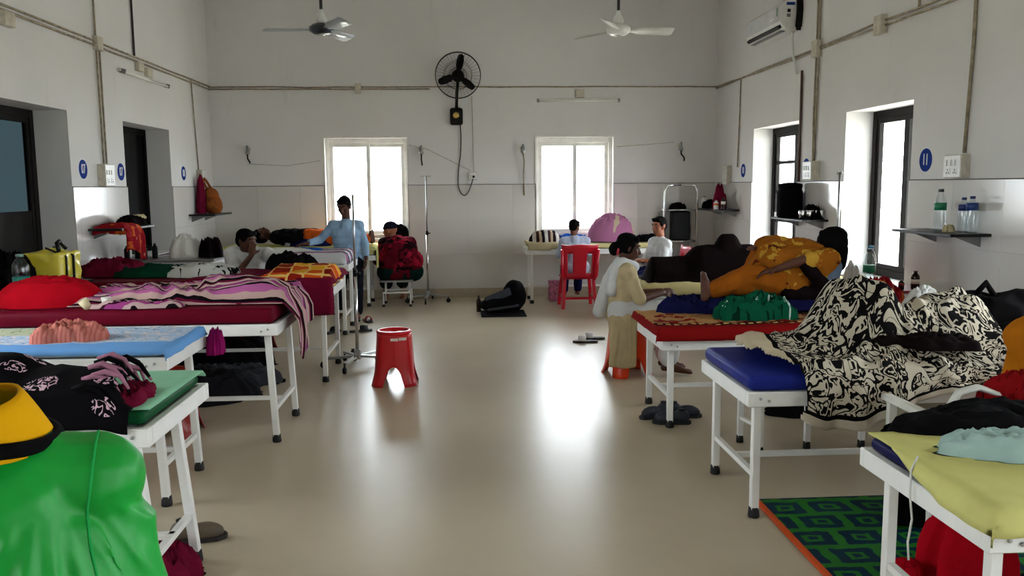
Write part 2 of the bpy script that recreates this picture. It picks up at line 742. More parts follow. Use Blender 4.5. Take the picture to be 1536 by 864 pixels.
# closed dark shutters of the second opening on the left
a, b, z0, z1 = LEFT_OPEN[0]
fr = MB()
xin = XL - 0.31
for lo, hi in (((xin - 0.04, a, z0), (xin + 0.04, a + 0.07, z1)), ((xin - 0.04, b - 0.07, z0), (xin + 0.04, b, z1)),
               ((xin - 0.04, a + 0.07, z0), (xin + 0.04, b - 0.07, z0 + 0.07)), ((xin - 0.04, a + 0.07, z1 - 0.07), (xin + 0.04, b - 0.07, z1))):
    fr.box(lo, hi)
w6 = struct('window_6', fr, M_DOOR, bevel=0.004)
for p, q in ((a + 0.07, (a + b) / 2), ((a + b) / 2, b - 0.07)):
    MB().box((xin - 0.015, p + 0.002, z0 + 0.07), (xin + 0.015, q - 0.002, z1 - 0.07)).build('shutter', M_DOOR, w6)

# ---- outside: ground, and unseen sunshades added to dim the right-hand window reveals
M_GROUND = plain('pale_ground', (204, 198, 184), 0.9)
M_CONC = plain('concrete', (176, 172, 164), 0.85)
MB_ = MB()
for lo, hi in (((-40, YF + WT, -0.3), (40, 60, -0.15)), ((-40, -40, -0.3), (40, YB - WT, -0.15)), ((-40, YB - WT, -0.3), (XL - WT, YF + WT, -0.15)), ((XR + WT, YB - WT, -0.3), (40, YF + WT, -0.15))):
    MB_.box(lo, hi)
struct('ground', MB_, M_GROUND)
for i, (a, b, z0, z1) in enumerate(RIGHT_OPEN[:2]):
    struct('added_sunshade_%d' % (i + 1), MB().box((XR + WT, a - 0.3, z1 + 0.05), (XR + WT + 0.85, b + 0.3, z1 + 0.13)), M_CONC)
# ================================================================== fabrics with a print (UV in metres)
def uvmat(name, build, rough=0.9, bump=0.25):
    t = NT(name)
    v = t.coord('UV')
    sc_ = t.n('VectorMath', operation='SCALE')
    t.l(build(t, v), sc_.inputs[0])
    sc_.inputs['Scale'].default_value = 0.80
    t.base(sc_.outputs[0])
    t.set(rough=rough, spec=0.04)
    t.bump(t.noise(v, 420, 2), bump, 0.002)
    MATS[name] = t.m
    return t.m


def sep(t, v):
    s = t.n('SeparateXYZ')
    t.l(v, s.inputs[0])
    return s.outputs[0], s.outputs[1]


def warp(t, v, amt, scale):
    n = t.n('TexNoise')
    n.inputs['Scale'].default_value = scale
    t.l(v, n.inputs['Vector'])
    sc = t.n('VectorMath', operation='SCALE')
    t.l(n.outputs['Color'], sc.inputs[0])
    sc.inputs['Scale'].default_value = amt
    ad = t.n('VectorMath', operation='ADD')
    t.l(v, ad.inputs[0])
    t.l(sc.outputs[0], ad.inputs[1])
    return ad.outputs[0]


def band(t, x, mid, w):
    """1 where |x-mid|<w"""
    return t.math('LESS_THAN', t.math('ABSOLUTE', t.math('SUBTRACT', x, mid)), w)


def stripes(cols, period, axis=0, wob=0.02):
    def f(t, v):
        x = sep(t, warp(t, v, wob, 2.4))[axis]
        fr = t.math('FRACT', t.math('DIVIDE', x, period))
        return t.ramp(fr, [(p, srgb(*c)) for p, c in cols], 'CONSTANT')
    return f


def blotch(base, c2, scale=8, thr=0.55, c3=None, thr3=0.62, dist=0.6):
    def f(t, v):
        n = t.noise(v, scale, 4, 0.6, dist)
        c = t.mix(t.math('GREATER_THAN', n, thr), srgb(*base), srgb(*c2))
        if c3:
            n2 = t.noise(v, scale * 1.7, 3, 0.5, dist)
            c = t.mix(t.math('GREATER_THAN', n2, thr3), c, srgb(*c3))
        return c
    return f


def glyphs(t, v):
    vo = t.n('TexVoronoi')
    vo.inputs['Scale'].default_value = 6.5
    vo.inputs['Randomness'].default_value = 0.55
    mp = t.n('Mapping')
    mp.inputs['Scale'].default_value = (0.8, 1.25, 1)
    t.l(v, mp.inputs['Vector'])
    t.l(mp.outputs[0], vo.inputs['Vector'])
    inside = t.math('LESS_THAN', vo.outputs['Distance'], 0.34)
    n = t.noise(v, 30, 1, 0.4, 1.4)
    line = band(t, n, 0.5, 0.055)
    m = t.math('MULTIPLY', inside, line)
    tint = t.mix(t.noise(v, 4, 1), srgb(238, 222, 230), srgb(214, 150, 178))
    return t.mix(m, srgb(15, 13, 16), tint)


def blackwhite(t, v):
    w = warp(t, v, 0.12, 5)
    n1 = t.noise(w, 5.5, 2, 0.55, 1.2)
    n2 = t.noise(w, 8, 2, 0.5, 1.6)
    n3 = t.noise(v, 34, 1, 0.5, 0.5)
    cream, ink = srgb(190, 181, 162), srgb(17, 15, 16)
    field = t.math('GREATER_THAN', n1, 0.41)
    swirl = t.math('LESS_THAN', t.math('FRACT', t.math('MULTIPLY', n2, 7.0)), 0.44)
    c = t.mix(field, cream, ink)
    c = t.mix(t.math('MULTIPLY', field, swirl), c, cream)
    c = t.mix(t.math('MULTIPLY', field, t.math('GREATER_THAN', n3, 0.63)), c, cream)
    c = t.mix(band(t, n1, 0.40, 0.014), c, ink)
    c = t.mix(band(t, n2, 0.40, 0.012), c, ink)
    x, y = sep(t, warp(t, v, 0.02, 8))
    c = t.mix(t.math('LESS_THAN', x, 0.20), c, srgb(192, 178, 152))
    c = t.mix(band(t, x, 0.205, 0.012), c, ink)
    c = t.mix(t.math('LESS_THAN', y, 0.06), c, srgb(186, 176, 158))
    c = t.mix(band(t, y, 0.065, 0.010), c, ink)
    return c


def bluesheet(t, v):
    x, y = sep(t, warp(t, v, 0.03, 6))
    n = t.noise(v, 20, 3, 0.6, 0.5)
    c = t.mix(t.math('GREATER_THAN', n, 0.56), srgb(176, 198, 226), srgb(222, 214, 216))
    c = t.mix(t.math('GREATER_THAN', t.noise(v, 34, 2, 0.5), 0.64), c, srgb(112, 136, 150))
    # yellow-green middle panel towards the head
    mid = t.math('MULTIPLY', band(t, y, 0.62, 0.17), t.math('LESS_THAN', x, 1.35))
    g = t.mix(t.math('GREATER_THAN', n, 0.58), srgb(194, 198, 168), srgb(120, 134, 110))
    c = t.mix(mid, c, g)
    bd = t.math('MAXIMUM', t.math('LESS_THAN', y, 0.20), t.math('GREATER_THAN', x, 1.86))
    return t.mix(bd, c, srgb(112, 166, 226))


def orangequilt(t, v):
    w = warp(t, v, 0.05, 5)
    vo = t.n('TexVoronoi')
    vo.inputs['Scale'].default_value = 7
    vo.inputs['Randomness'].default_value = 0.35
    t.l(w, vo.inputs['Vector'])
    vd = t.n('TexVoronoi')
    vd.feature = 'DISTANCE_TO_EDGE'
    vd.inputs['Scale'].default_value = 7
    vd.inputs['Randomness'].default_value = 0.35
    t.l(w, vd.inputs['Vector'])
    s = t.n('SeparateColor')
    t.l(vo.outputs['Color'], s.inputs[0])
    c = t.ramp(s.outputs[0], [(0, srgb(150, 36, 22)), (0.35, srgb(214, 88, 22)), (0.7, srgb(232, 168, 42))], 'CONSTANT')
    return t.mix(t.math('LESS_THAN', vd.outputs['Distance'], 0.06), c, srgb(240, 196, 110))


def redblanket(t, v):
    x, y = sep(t, v)
    n = t.noise(warp(t, v, 0.06, 6), 9, 2, 0.5, 1.0)
    tan, red, dk = srgb(184, 140, 92), srgb(132, 18, 18), srgb(60, 10, 12)
    c = t.mix(t.math('GREATER_THAN', n, 0.56), tan, red)
    edge = t.math('LESS_THAN', y, 0.22)
    c = t.mix(edge, c, red)
    c = t.mix(band(t, y, 0.21, 0.045), c, dk)
    fx = t.math('FRACT', t.math('MULTIPLY', x, 18))
    dots = t.math('MULTIPLY', band(t, y, 0.21, 0.016), band(t, fx, 0.5, 0.3))
    c = t.mix(dots, c, srgb(232, 200, 130))
    c = t.mix(t.math('LESS_THAN', x, 0.05), c, red)
    return c


def greenmat(t, v):
    br = t.n('TexBrick')
    br.offset = 0.5
    w = warp(t, v, 0.055, 8)
    x, y = sep(t, w)
    fx = t.math('ABSOLUTE', t.math('SUBTRACT', t.math('FRACT', t.math('MULTIPLY', t.math('ADD', x, t.math('MULTIPLY', t.math('FLOOR', t.math('MULTIPLY', y, 5.5)), 0.11)), 4.4)), 0.5))
    fy = t.math('ABSOLUTE', t.math('SUBTRACT', t.math('FRACT', t.math('MULTIPLY', y, 5.5)), 0.5))
    d = t.math('MAXIMUM', fx, fy)
    ring = band(t, d, 0.30, 0.10)
    dot = t.math('LESS_THAN', d, 0.10)
    m = t.math('MAXIMUM', ring, dot)
    c = t.mix(m, srgb(40, 118, 40), srgb(12, 46, 66))
    u, vv = sep(t, v)
    return t.mix(t.math('LESS_THAN', u, 0.035), c, srgb(206, 84, 40))


uvmat('striped_blanket', stripes([(0, (150, 62, 122)), (0.16, (60, 18, 40)), (0.21, (196, 164, 160)), (0.36, (104, 20, 52)),
                                  (0.44, (18, 12, 16)), (0.54, (190, 158, 152)), (0.70, (178, 96, 150)), (0.86, (24, 14, 20)), (0.92, (190, 160, 158))], 0.17, 1, 0.10))
uvmat('glyph_print', glyphs)
uvmat('black_white_print', blackwhite)
uvmat('blue_floral_sheet', bluesheet)
uvmat('orange_quilt', orangequilt)
uvmat('red_tan_blanket', redblanket)
uvmat('green_plastic_mat', greenmat, 0.5)
uvmat('ochre_print', blotch((150, 86, 26), (186, 142, 52), 9, 0.56, (96, 42, 20), 0.64))
uvmat('red_gold_print', blotch((140, 18, 22), (186, 120, 50), 22, 0.66, (60, 10, 12), 0.66))
uvmat('green_white_print', blotch((14, 84, 58), (196, 222, 208), 12, 0.62, (8, 46, 34), 0.6))
uvmat('white_black_print', blotch((206, 208, 204), (20, 20, 22), 11, 0.585))
uvmat('pink_print', blotch((186, 120, 160), (206, 190, 160), 5, 0.60, (130, 70, 100), 0.68))
uvmat('red_orange_print', blotch((150, 24, 34), (206, 92, 40), 7, 0.56, (206, 150, 120), 0.66))
uvmat('white_pink_check', blotch((214, 206, 206), (176, 50, 90), 9, 0.58))
uvmat('salmon_towel', stripes([(0, (206, 128, 116)), (0.6, (186, 104, 94))], 0.022, 0, 0.01))
uvmat('brown_white_stripe', stripes([(0, (226, 220, 212)), (0.3, (70, 44, 40)), (0.55, (214, 190, 160)), (0.75, (40, 30, 34))], 0.16, 0))
uvmat('pastel_stripe_mattress', stripes([(0, (214, 216, 222)), (0.45, (168, 96, 140)), (0.62, (186, 168, 196)), (0.72, (30, 34, 62))], 0.26, 1, 0.004))
C = cloth
C('maroon_rexine', (104, 12, 34), 0.1, 0.45)
C('mint_sheet', (150, 206, 172), 0.06); C('green_rexine', (22, 84, 48), 0.1, 0.4); C('blue_rexine', (34, 46, 132), 0.1, 0.35)
C('navy_rexine', (26, 28, 76), 0.1, 0.4); C('yellow_sheet', (214, 210, 132), 0.06); C('cream_sheet', (216, 204, 150), 0.08)
C('red_fleece', (178, 10, 28), 0.1); C('wine_cloth', (110, 18, 46), 0.15); C('black_cloth', (16, 15, 17), 0.2); C('dark_brown_cloth', (22, 13, 14), 0.2)
C('pale_aqua_cloth', (168, 196, 190), 0.1); C('white_cloth', (222, 222, 218), 0.05); C('cream_cloth', (206, 192, 152), 0.08)
C('navy_cloth', (24, 26, 70), 0.15); C('royal_blue_cloth', (34, 96, 190), 0.1); C('ochre_cloth', (176, 104, 20), 0.12)
C('dark_green_cloth', (12, 62, 44), 0.15); C('orange_cloth', (206, 92, 30), 0.1); C('magenta_cloth', (140, 20, 90), 0.15)


def drape(name, mat, rect, z, oh, label, cat, bump=None, wr=0.008, wf=5.0, seed=0, n=(70, 40), thick=0.006, rag=0.15, fold=0.02, group=None, parent=None, cut=None, ohs=None):
    """cloth lying on the rectangle, hanging over its edges by oh=(xlo,xhi,ylo,yhi)"""
    x0, x1, y0, y1 = rect
    a, b, c, d = oh
    nx, ny = n
    U = np.linspace(-a, (x1 - x0) + b, nx)
    V = np.linspace(-c, (y1 - y0) + d, ny)
    W, L = x1 - x0, y1 - y0
    vs, uv = [], []
    rad = 0.025
    for v in V:
        for u in U:
            du = -u if u < 0 else (u - W if u > W else 0.0)
            dv = -v if v < 0 else (v - L if v > L else 0.0)
            x, y = min(max(u, 0), W) + x0, min(max(v, 0), L) + y0
            sx = -1 if u < 0 else (1 if u > W else 0)
            sy = -1 if v < 0 else (1 if v > L else 0)
            t = math.hypot(du, dv)
            if ohs and t > 0:
                t *= ohs(x, y)
            t *= 1 + rag * nz(x * 4.1 + seed, y * 4.1, seed * 1.7)
            qx, qy = x * wf + seed + 0.7 * nz(y * wf * 0.7, x * wf * 0.5, seed), y * wf * 1.3 + 0.7 * nz(x * wf * 0.6, y * wf * 0.6, seed + 7)
            w = wr * (0.45 * nz(qx * 0.6, qy * 0.6, seed) + 0.85 * (0.5 + 0.5 * ridge(qx, qy, 3 + seed)) ** 3 + 0.35 * (0.5 + 0.5 * ridge(qx * 2.2, qy * 2.2, 8 + seed)) ** 2)
            ek = 1.0
            for o_, d_ in ((a, u), (b, W - u), (c, v), (d, L - v)):
                if o_ < 0.02:
                    ek = min(ek, max(0.0, d_ / 0.09))
            ek = ek * ek * (3 - 2 * ek)
            w *= ek
            zz = z
            out = 0.0
            if t > 0:
                f = min(t / 0.06, 1)
                out = rad * f + fold * min(1, t / 0.12) * (0.6 + nz((x * (sy != 0) + y * (sx != 0)) * 9 + seed, t * 2.0, seed))
                out = max(out, 0.006)
                zz = z - max(0, t - 0.012)
                k = math.hypot(sx, sy)
                x += sx * out / k
                y += sy * out / k
                w *= 0.25
            h = ek ** 0.7 * bump(x, y) * (1.0 if t == 0 else max(0, 1 - t / 0.12)) if bump else 0.0
            vs.append((x, y, zz + h + max(w, -0.3 * wr) + 0.004 + 0.3 * wr * ek))
            uv.append((u + a, v + c))
    fs = [(j * nx + i, j * nx + i + 1, (j + 1) * nx + i + 1, (j + 1) * nx + i) for j in range(ny - 1) for i in range(nx - 1)]
    if cut:
        fs = [f for f in fs if not cut(*[sum(uv[k][q] for k in f) / 4 for q in (0, 1)])]
    me = bpy.data.meshes.new(name)
    me.from_pydata(vs, [], fs)
    ul = me.uv_layers.new(name='UVMap')
    idx = np.empty(len(me.loops), dtype=np.int32)
    me.loops.foreach_get('vertex_index', idx)
    ul.data.foreach_set('uv', np.array(uv, dtype=np.float32)[idx].ravel())
    me.polygons.foreach_set('use_smooth', [True] * len(me.polygons))
    o = link(name, me, MATS[mat], parent)
    s = o.modifiers.new('solid', 'SOLIDIFY')
    s.thickness = thick
    s.offset = 1
    if label:
        tag(o, label, cat, group)
    return o


def heap(name, mat, c, z, rx, ry, h, label, cat, rot=0.0, seed=0, n=(84, 24), amp=0.45, freq=2.4, group=None, parent=None, base=None, edge=0.38, uvs=1.0):
    """crumpled cloth lying in a pile: closed, folded dome over an irregular outline"""
    nt, nr = n
    vs, uv, fs = [], [], []
    ca, sa = math.cos(rot), math.sin(rot)
    surf = base or (lambda x, y: z)
    for i in range(nr + 1):
        q = i / nr
        for j in range(nt):
            t = 2 * math.pi * j / nt
            k = 1 + edge * nz(math.cos(t) * 1.6 + seed, math.sin(t) * 1.6, seed * 3.1) + 0.4 * edge * nz(math.cos(t) * 4 + seed, math.sin(t) * 4, seed)
            r = q * k
            lx, ly = r * rx * math.cos(t), r * ry * math.sin(t)
            x, y = c[0] + lx * ca - ly * sa, c[1] + lx * sa + ly * ca
            env = max(0.0, 1 - q ** 3) ** 0.75
            px, py = lx * freq / max(rx, ry) * 2 + seed, ly * freq / max(rx, ry) * 2
            lump = min(1.0, 0.80 + 0.55 * nz(px * 0.45 + 9, py * 0.6, seed)) if amp > 0.13 else 1 - 0.15 * q
            wx, wy = px + 0.9 * nz(py * 0.8, px * 0.8, seed), py + 0.9 * nz(px * 0.7, py * 0.7, seed + 4)
            cr = (0.5 + 0.5 * ridge(wx * 0.9, wy * 1.3, seed)) ** 2 * 0.7 + (0.5 + 0.5 * ridge(wx * 2.1, wy * 2.4, 5 + seed)) ** 2 * 0.3
            zz = h * env * (lump * (1 - amp) + amp * 1.5 * cr)
            if q > 0.95:
                zz = 0.002
            vs.append((x, y, surf(x, y) + zz + (0.012 if 0.6 < q <= 0.95 else 0)))
            uv.append((lx * uvs, ly * uvs))
    for i in range(nr):
        for j in range(nt):
            fs.append((i * nt + j, (i + 1) * nt + j, (i + 1) * nt + (j + 1) % nt, i * nt + (j + 1) % nt))
    fs.append(tuple((nr) * nt + j for j in range(nt)))
    me = bpy.data.meshes.new(name)
    me.from_pydata(vs, [], fs)
    ul = me.uv_layers.new(name='UVMap')
    idx = np.empty(len(me.loops), dtype=np.int32)
    me.loops.foreach_get('vertex_index', idx)
    ul.data.foreach_set('uv', np.array(uv, dtype=np.float32)[idx].ravel())
    bm = bmesh.new()
    bm.from_mesh(me)
    bmesh.ops.remove_doubles(bm, verts=bm.verts, dist=1e-5)
    bmesh.ops.recalc_face_normals(bm, faces=bm.faces)
    bm.to_mesh(me)
    bm.free()
    me.polygons.foreach_set('use_smooth', [True] * len(me.polygons))
    o = link(name, me, MATS[mat], parent)
    if label:
        tag(o, label, cat, group)
    return o


def capsh(ax, ay, bx, by, r0, r1, h):
    """rounded ridge height field from a to b"""
    def f(x, y):
        dx, dy = bx - ax, by - ay
        t = max(0, min(1, ((x - ax) * dx + (y - ay) * dy) / (dx * dx + dy * dy + 1e-9)))
        d = math.hypot(x - ax - t * dx, y - ay - t * dy)
        r = r0 + (r1 - r0) * t
        return h * math.exp(-(d / r) ** 2 * 1.2)
    return f


def bumps(*fs):
    return lambda x, y: max(f(x, y) for f in fs)


# ================================================================== hospital beds
GB = 'white steel ward beds'


def bed(label, xf, y0, y1, h, s, L=1.9, inset=0.07, splay=0.0, legy=None):
    """xf: foot-end x; s: +1 head towards +x, -1 towards -x; h: top of the rails"""
    xh = xf + s * L
    rt = thing('hospital_bed', label, 'bed', ((xf + xh) / 2, (y0 + y1) / 2, 0), GB)
    hh, w = 0.07, 0.035
    xa, xb = min(xf, xh), max(xf, xh)
    for y in (y0, y1 - w):
        MB().box((xa, y, h - hh), (xb, y + w, h)).build('side_rail', M_PAINTW, rt, 0.004)
    for x in (xa, xb - w):
        r_ = MB().box((x, y0 + w, h - hh), (x + w, y1 - w, h)).build('end_rail', M_PAINTW, rt, 0.004)
    for x in (xf + s * 0.02, ):
        for y in (y0 - 0.001, ):
            for k, dx in enumerate((0.06, 0.10)):
                MB().lathe([(0.007, 0), (0.007, 0.004), (0.004, 0.006)], (xf + s * dx, y, h - 0.03 - 0.012 * k), 8, axis=(0, -1, 0)).build('bolt', M_STEEL, rt)
    dk = MB().box((xa + w, y0 + w, h - 0.03), (xb - w, y1 - w, h - 0.012))
    dk.build('deck', M_PAINTW, rt)
    ly = legy or (y0 + 0.06, y1 - 0.08)
    for e, (xe, se) in enumerate(((xf, s), (xh, -s))):
        xt, xbm = xe + se * (inset + splay), xe + se * inset
        feet = []
        for y in ly:
            lg = MB().bar((xt, y, h - hh - 0.0), (xbm, y, 0.035), 0.038, 0.038)
            lo = lg.build('leg', M_PAINTW, rt, 0.003)
            MB().lathe([(0.026, 0), (0.029, 0.008), (0.025, 0.05)], (xbm, y, 0), 10).build('rubber_foot', M_RUBBER, lo)
            MB().box((xt - 0.04, y - 0.022, h - hh - 0.012), (xt + 0.04, y + 0.022, h - hh + 0.001)).build('bracket', M_PAINTW, lo)
        zb = 0.21
        xm = xbm + (xt - xbm) * zb / h
        MB().bar((xm, ly[0] + 0.02, zb), (xm, ly[1] - 0.02, zb), 0.026, 0.026).build('end_brace', M_PAINTW, rt)
    ym = (ly[0] + ly[1]) / 2
    MB().bar((xf + s * (inset + 0.01), ym, 0.21), (xh - s * (inset + 0.01), ym, 0.21), 0.026, 0.026).build('stretcher', M_PAINTW, rt)
    return rt


def mattress(label, mat, xa, xb, y0, y1, z, t):
    mb = MB().box((xa, y0, z + 0.001), (xb, y1, z + t))
    o = mb.build('mattress', MATS[mat], None, min(0.03, t * 0.45), seg=4)
    for p in o.data.polygons:
        p.use_smooth = True
    return tag(o, label, 'mattress', 'thin ward mattresses')


# left row, nearest first
bed('white steel bed with mint sheet and black printed blanket, nearest on the left', -1.13, 3.03, 3.76, 0.74, -1, 2.0, 0.03, 0.06, (3.12, 3.56))
bed('white steel bed under the blue flowered sheet, second on the left', -1.46, 4.20, 4.86, 0.77, -1, 1.9, 0.05, 0.03, (4.23, 4.77))
bed('white steel bed with maroon mattress and striped blanket, third on the left', -1.13, 5.2, 5.98, 0.765, -1, 2.2, 0.05, 0.03, (5.28, 5.9))
bed('white steel bed hung with maroon sheet and orange quilt, fourth on the left', -1.06, 6.88, 7.72, 0.77, -1, 2.2, 0.07, 0.0, (6.93, 7.66))
bed('white steel bed with pastel striped mattress behind the seated man in white', -1.2, 9.1, 9.88, 0.77, -1, 2.1, 0.07, 0.0, (9.18, 9.8))
bed('white steel bed along the far wall under the left window', -1.12, 11.22, 11.95, 0.70, -1, 2.1, 0.12, 0.0, (11.35, 11.85))
# right row
bed('white steel bed with yellow sheet, nearest on the right', 1.48, 2.2, 2.98, 0.62, 1, 2.0, 0.07, 0.0, (2.28, 2.87))
bed('white steel bed with blue mattress under the black and white blanket', 1.33, 3.78, 4.55, 0.63, 1, 2.05, 0.065, 0.0, (3.845, 4.466))
bed('white steel bed covered with red and tan blanket, by the orange stool', 1.29, 5.3, 6.08, 0.60, 1, 2.1, 0.075, 0.0, (5.375, 5.998))
bed('white steel bed with yellow sheet and dark covered sleeper behind the woman', 1.62, 7.3, 8.05, 0.62, 1, 2.0, 0.27, 0.0, (7.36, 7.97))
bed('white steel bed along the far wall under the right window', 0.88, 11.25, 11.97, 0.745, 1, 1.9, 0.08, 0.0, (11.38, 11.85))

# ------------------------------------------------------------------ bedding, left row
mattress('thin green mattress on the nearest left bed', 'green_rexine', -3.08, -1.16, 3.07, 3.73, 0.74, 0.05)
drape('sheet', 'mint_sheet', (-3.05, -1.15, 3.09, 3.74), 0.792, (0, 0.01, 0, 0.035), 'mint green sheet on the nearest left bed', 'sheet', wr=0.003, n=(40, 16))
b1 = bumps(capsh(-3.1, 3.32, -1.75, 3.30, 0.30, 0.22, 0.15), capsh(-1.75, 3.30, -1.36, 3.22, 0.22, 0.2, 0.10))
drape('blanket', 'glyph_print', (-3.1, -1.20, 3.05, 3.58), 0.80, (0, 0.0, 0.085, 0.05), 'black blanket printed with pinkish white squiggles, nearest left bed', 'blanket', bump=b1, wr=0.02, wf=3, seed=3, n=(110, 48), cut=lambda u, v: u > 1.62 + 0.28 * min(1, max(0, 0.5 - v) / 0.40) + 0.03 * math.sin(v * 30))
# knotted fringe at the blanket's foot end
fr = thing('fringe_bundle', 'dark pink and black knotted tassels at the foot of the printed blanket', 'tassels', (-1.31, 3.25, 0.80))
random.seed(4)
for i in range(16):
    y = 3.08 + 0.30 * (i % 8) / 7 + random.uniform(-0.02, 0.02)
    x = -1.33 + random.uniform(-0.03, 0.03)
    z = 0.868 + 0.05 * math.exp(-((y - 3.25) / 0.12) ** 2) + random.uniform(-0.02, 0.025)
    pts = [(x - 0.05, y, z + 0.015), (x, y + random.uniform(-.02, .02), z + 0.03), (x + 0.05, y + random.uniform(-.03, .03), z + 0.01), (x + 0.085, y + random.uniform(-.04, .04), z - 0.035)]
    MB().tube(pts, [0.009, 0.011, 0.009, 0.005], 6).build('tassel', C('dusty_pink_yarn', (176, 120, 142)) if i % 2 else MATS['black_cloth'], fr)
heap('cloth_end', 'wine_cloth', (-1.27, 3.24), 0.796, 0.10, 0.17, 0.055, None, None, seed=2, parent=fr)

mattress('thin pale mattress under the blue flowered sheet', 'white_cloth', -3.3, -1.5, 4.23, 4.83, 0.77, 0.03)
drape('sheet', 'blue_floral_sheet', (-3.34, -1.48, 4.22, 4.86), 0.802, (0, 0.05, 0.035, 0.03), 'blue flowered sheet with pale green middle on the second left bed', 'sheet', wr=0.008, seed=5, n=(80, 36), rag=0.25)
heap('towel', 'salmon_towel', (-2.06, 4.5), 0.812, 0.20, 0.14, 0.10, 'salmon pink towel crumpled on the blue flowered sheet', 'towel', seed=8, freq=3)
heap('cloth_scrap', 'magenta_cloth', (-1.40, 4.84), 0.66, 0.05, 0.07, 0.14, 'small magenta cloth hanging at the corner of the blue sheet', 'cloth', seed=3)

mattress('maroon mattress on the third left bed', 'maroon_rexine', -3.3, -1.16, 5.22, 5.96, 0.765, 0.10)
heap('pillow', 'red_fleece', (-2.62, 5.52), 0.866, 0.34, 0.19, 0.19, 'bright red blanket roll on the maroon mattress', 'blanket', seed=1, amp=0.12, edge=0.08, rot=0.12)
b3 = bumps(capsh(-2.3, 5.7, -1.5, 5.72, 0.2, 0.24, 0.03), capsh(-1.62, 5.65, -1.28, 5.55, 0.14, 0.16, 0.09), capsh(-2.1, 5.45, -1.7, 5.5, 0.12, 0.12, 0.03))
drape('blanket', 'striped_blanket', (-2.45, -1.13, 5.36, 6.02), 0.868, (0.0, 0.40, 0.0, 0.05), 'magenta, pink and black striped blanket trailing off the maroon mattress', 'blanket',
      bump=b3, wr=0.052, wf=4.4, seed=11, n=(130, 70), rag=0.35, fold=0.06, ohs=lambda x, y: 0.45 + 0.6 * math.exp(-((y - 5.55) / 0.22) ** 2))
heap('cloth_fold', 'striped_blanket', (-1.98, 5.3), 0.868, 0.26, 0.07, 0.045, 'striped blanket corner folded towards the near rail', 'blanket', seed=6, rot=0.1)

mattress('maroon mattress on the fourth left bed', 'maroon_rexine', -3.2, -1.08, 6.90, 7.70, 0.77, 0.09)
drape('sheet', 'wine_cloth', (-2.2, -1.06, 6.89, 7.7), 0.862, (0.0, 0.06, 0.30, 0.0), 'maroon sheet hanging over the side of the fourth left bed', 'sheet', wr=0.012, seed=4, n=(60, 40), fold=0.03)
drape('quilt', 'orange_quilt', (-1.62, -1.07, 6.90, 7.45), 0.876, (0.0, 0.09, 0.08, 0.0), 'orange, yellow and red patchwork quilt on the fourth left bed', 'quilt', wr=0.02, seed=9, n=(48, 40),
      bump=capsh(-1.5, 7.3, -1.12, 7.2, 0.2, 0.18, 0.05))
heap('shawl', 'white_black_print', (-2.18, 7.25), 0.865, 0.34, 0.20, 0.11, 'white cloth with black print lying over the green sheet', 'cloth', seed=12, amp=0.2, edge=0.15)
heap('sheet', 'dark_green_cloth', (-2.62, 7.35), 0.865, 0.36, 0.24, 0.10, 'dark green sheet bunched on the fourth left bed', 'sheet', seed=14, amp=0.15, edge=0.1)
heap('blanket', 'wine_cloth', (-2.95, 7.42), 0.865, 0.30, 0.22, 0.15, 'dark wine red blanket heaped at the head of the fourth left bed', 'blanket', seed=15, amp=0.3)
heap('shawl', 'black_cloth', (-1.50, 7.62), 0.865, 0.24, 0.15, 0.17, 'black shawl piled beside the orange quilt', 'shawl', seed=16, amp=0.25)

mb = MB().box((-3.2, 9.12, 0.771), (-1.22, 9.86, 0.87))
o = drape('mattress', 'pastel_stripe_mattress', (-3.2, -1.26, 9.14, 9.86), 0.875, (0, 0.11, 0.11, 0), 'pastel striped mattress with rounded foot end beside the man in blue', 'mattress', wr=0.006, seed=2, n=(50, 40), fold=0.004, rag=0.02, thick=0.02)
heap('sheet', 'royal_blue_cloth', (-1.75, 9.5), 0.895, 0.22, 0.16, 0.03, 'bright blue cloth on the pastel striped mattress', 'cloth', seed=5)
heap('sheet', 'white_cloth', (-2.1, 9.4), 0.895, 0.5, 0.2, 0.04, 'white sheet spread on the pastel striped mattress', 'sheet', seed=7)

mattress('yellow mattress on the far bed under the left window', 'cream_sheet', -3.2, -1.14, 11.24, 11.93, 0.70, 0.10)
drape('sheet', 'yellow_sheet', (-3.2, -1.14, 11.24, 11.93), 0.802, (0, 0.30, 0.06, 0), 'yellow green sheet hanging from the corner of the far left bed', 'sheet', wr=0.01, seed=4, n=(60, 30), fold=0.03)
heap('pillow', 'ochre_cloth', (-2.02, 11.7), 0.82, 0.28, 0.15, 0.22, 'mustard pillow on the far bed under the left window', 'pillow', seed=4, amp=0.08, edge=0.05)
heap('cloth', 'navy_cloth', (-2.0, 11.42), 0.82, 0.30, 0.14, 0.12, 'navy and white cloth pile by the standing man', 'cloth', seed=21)
heap('cloth', 'white_cloth', (-2.28, 11.45), 0.82, 0.10, 0.1, 0.18, 'white cloth roll beside the mustard pillow', 'cloth', seed=22)

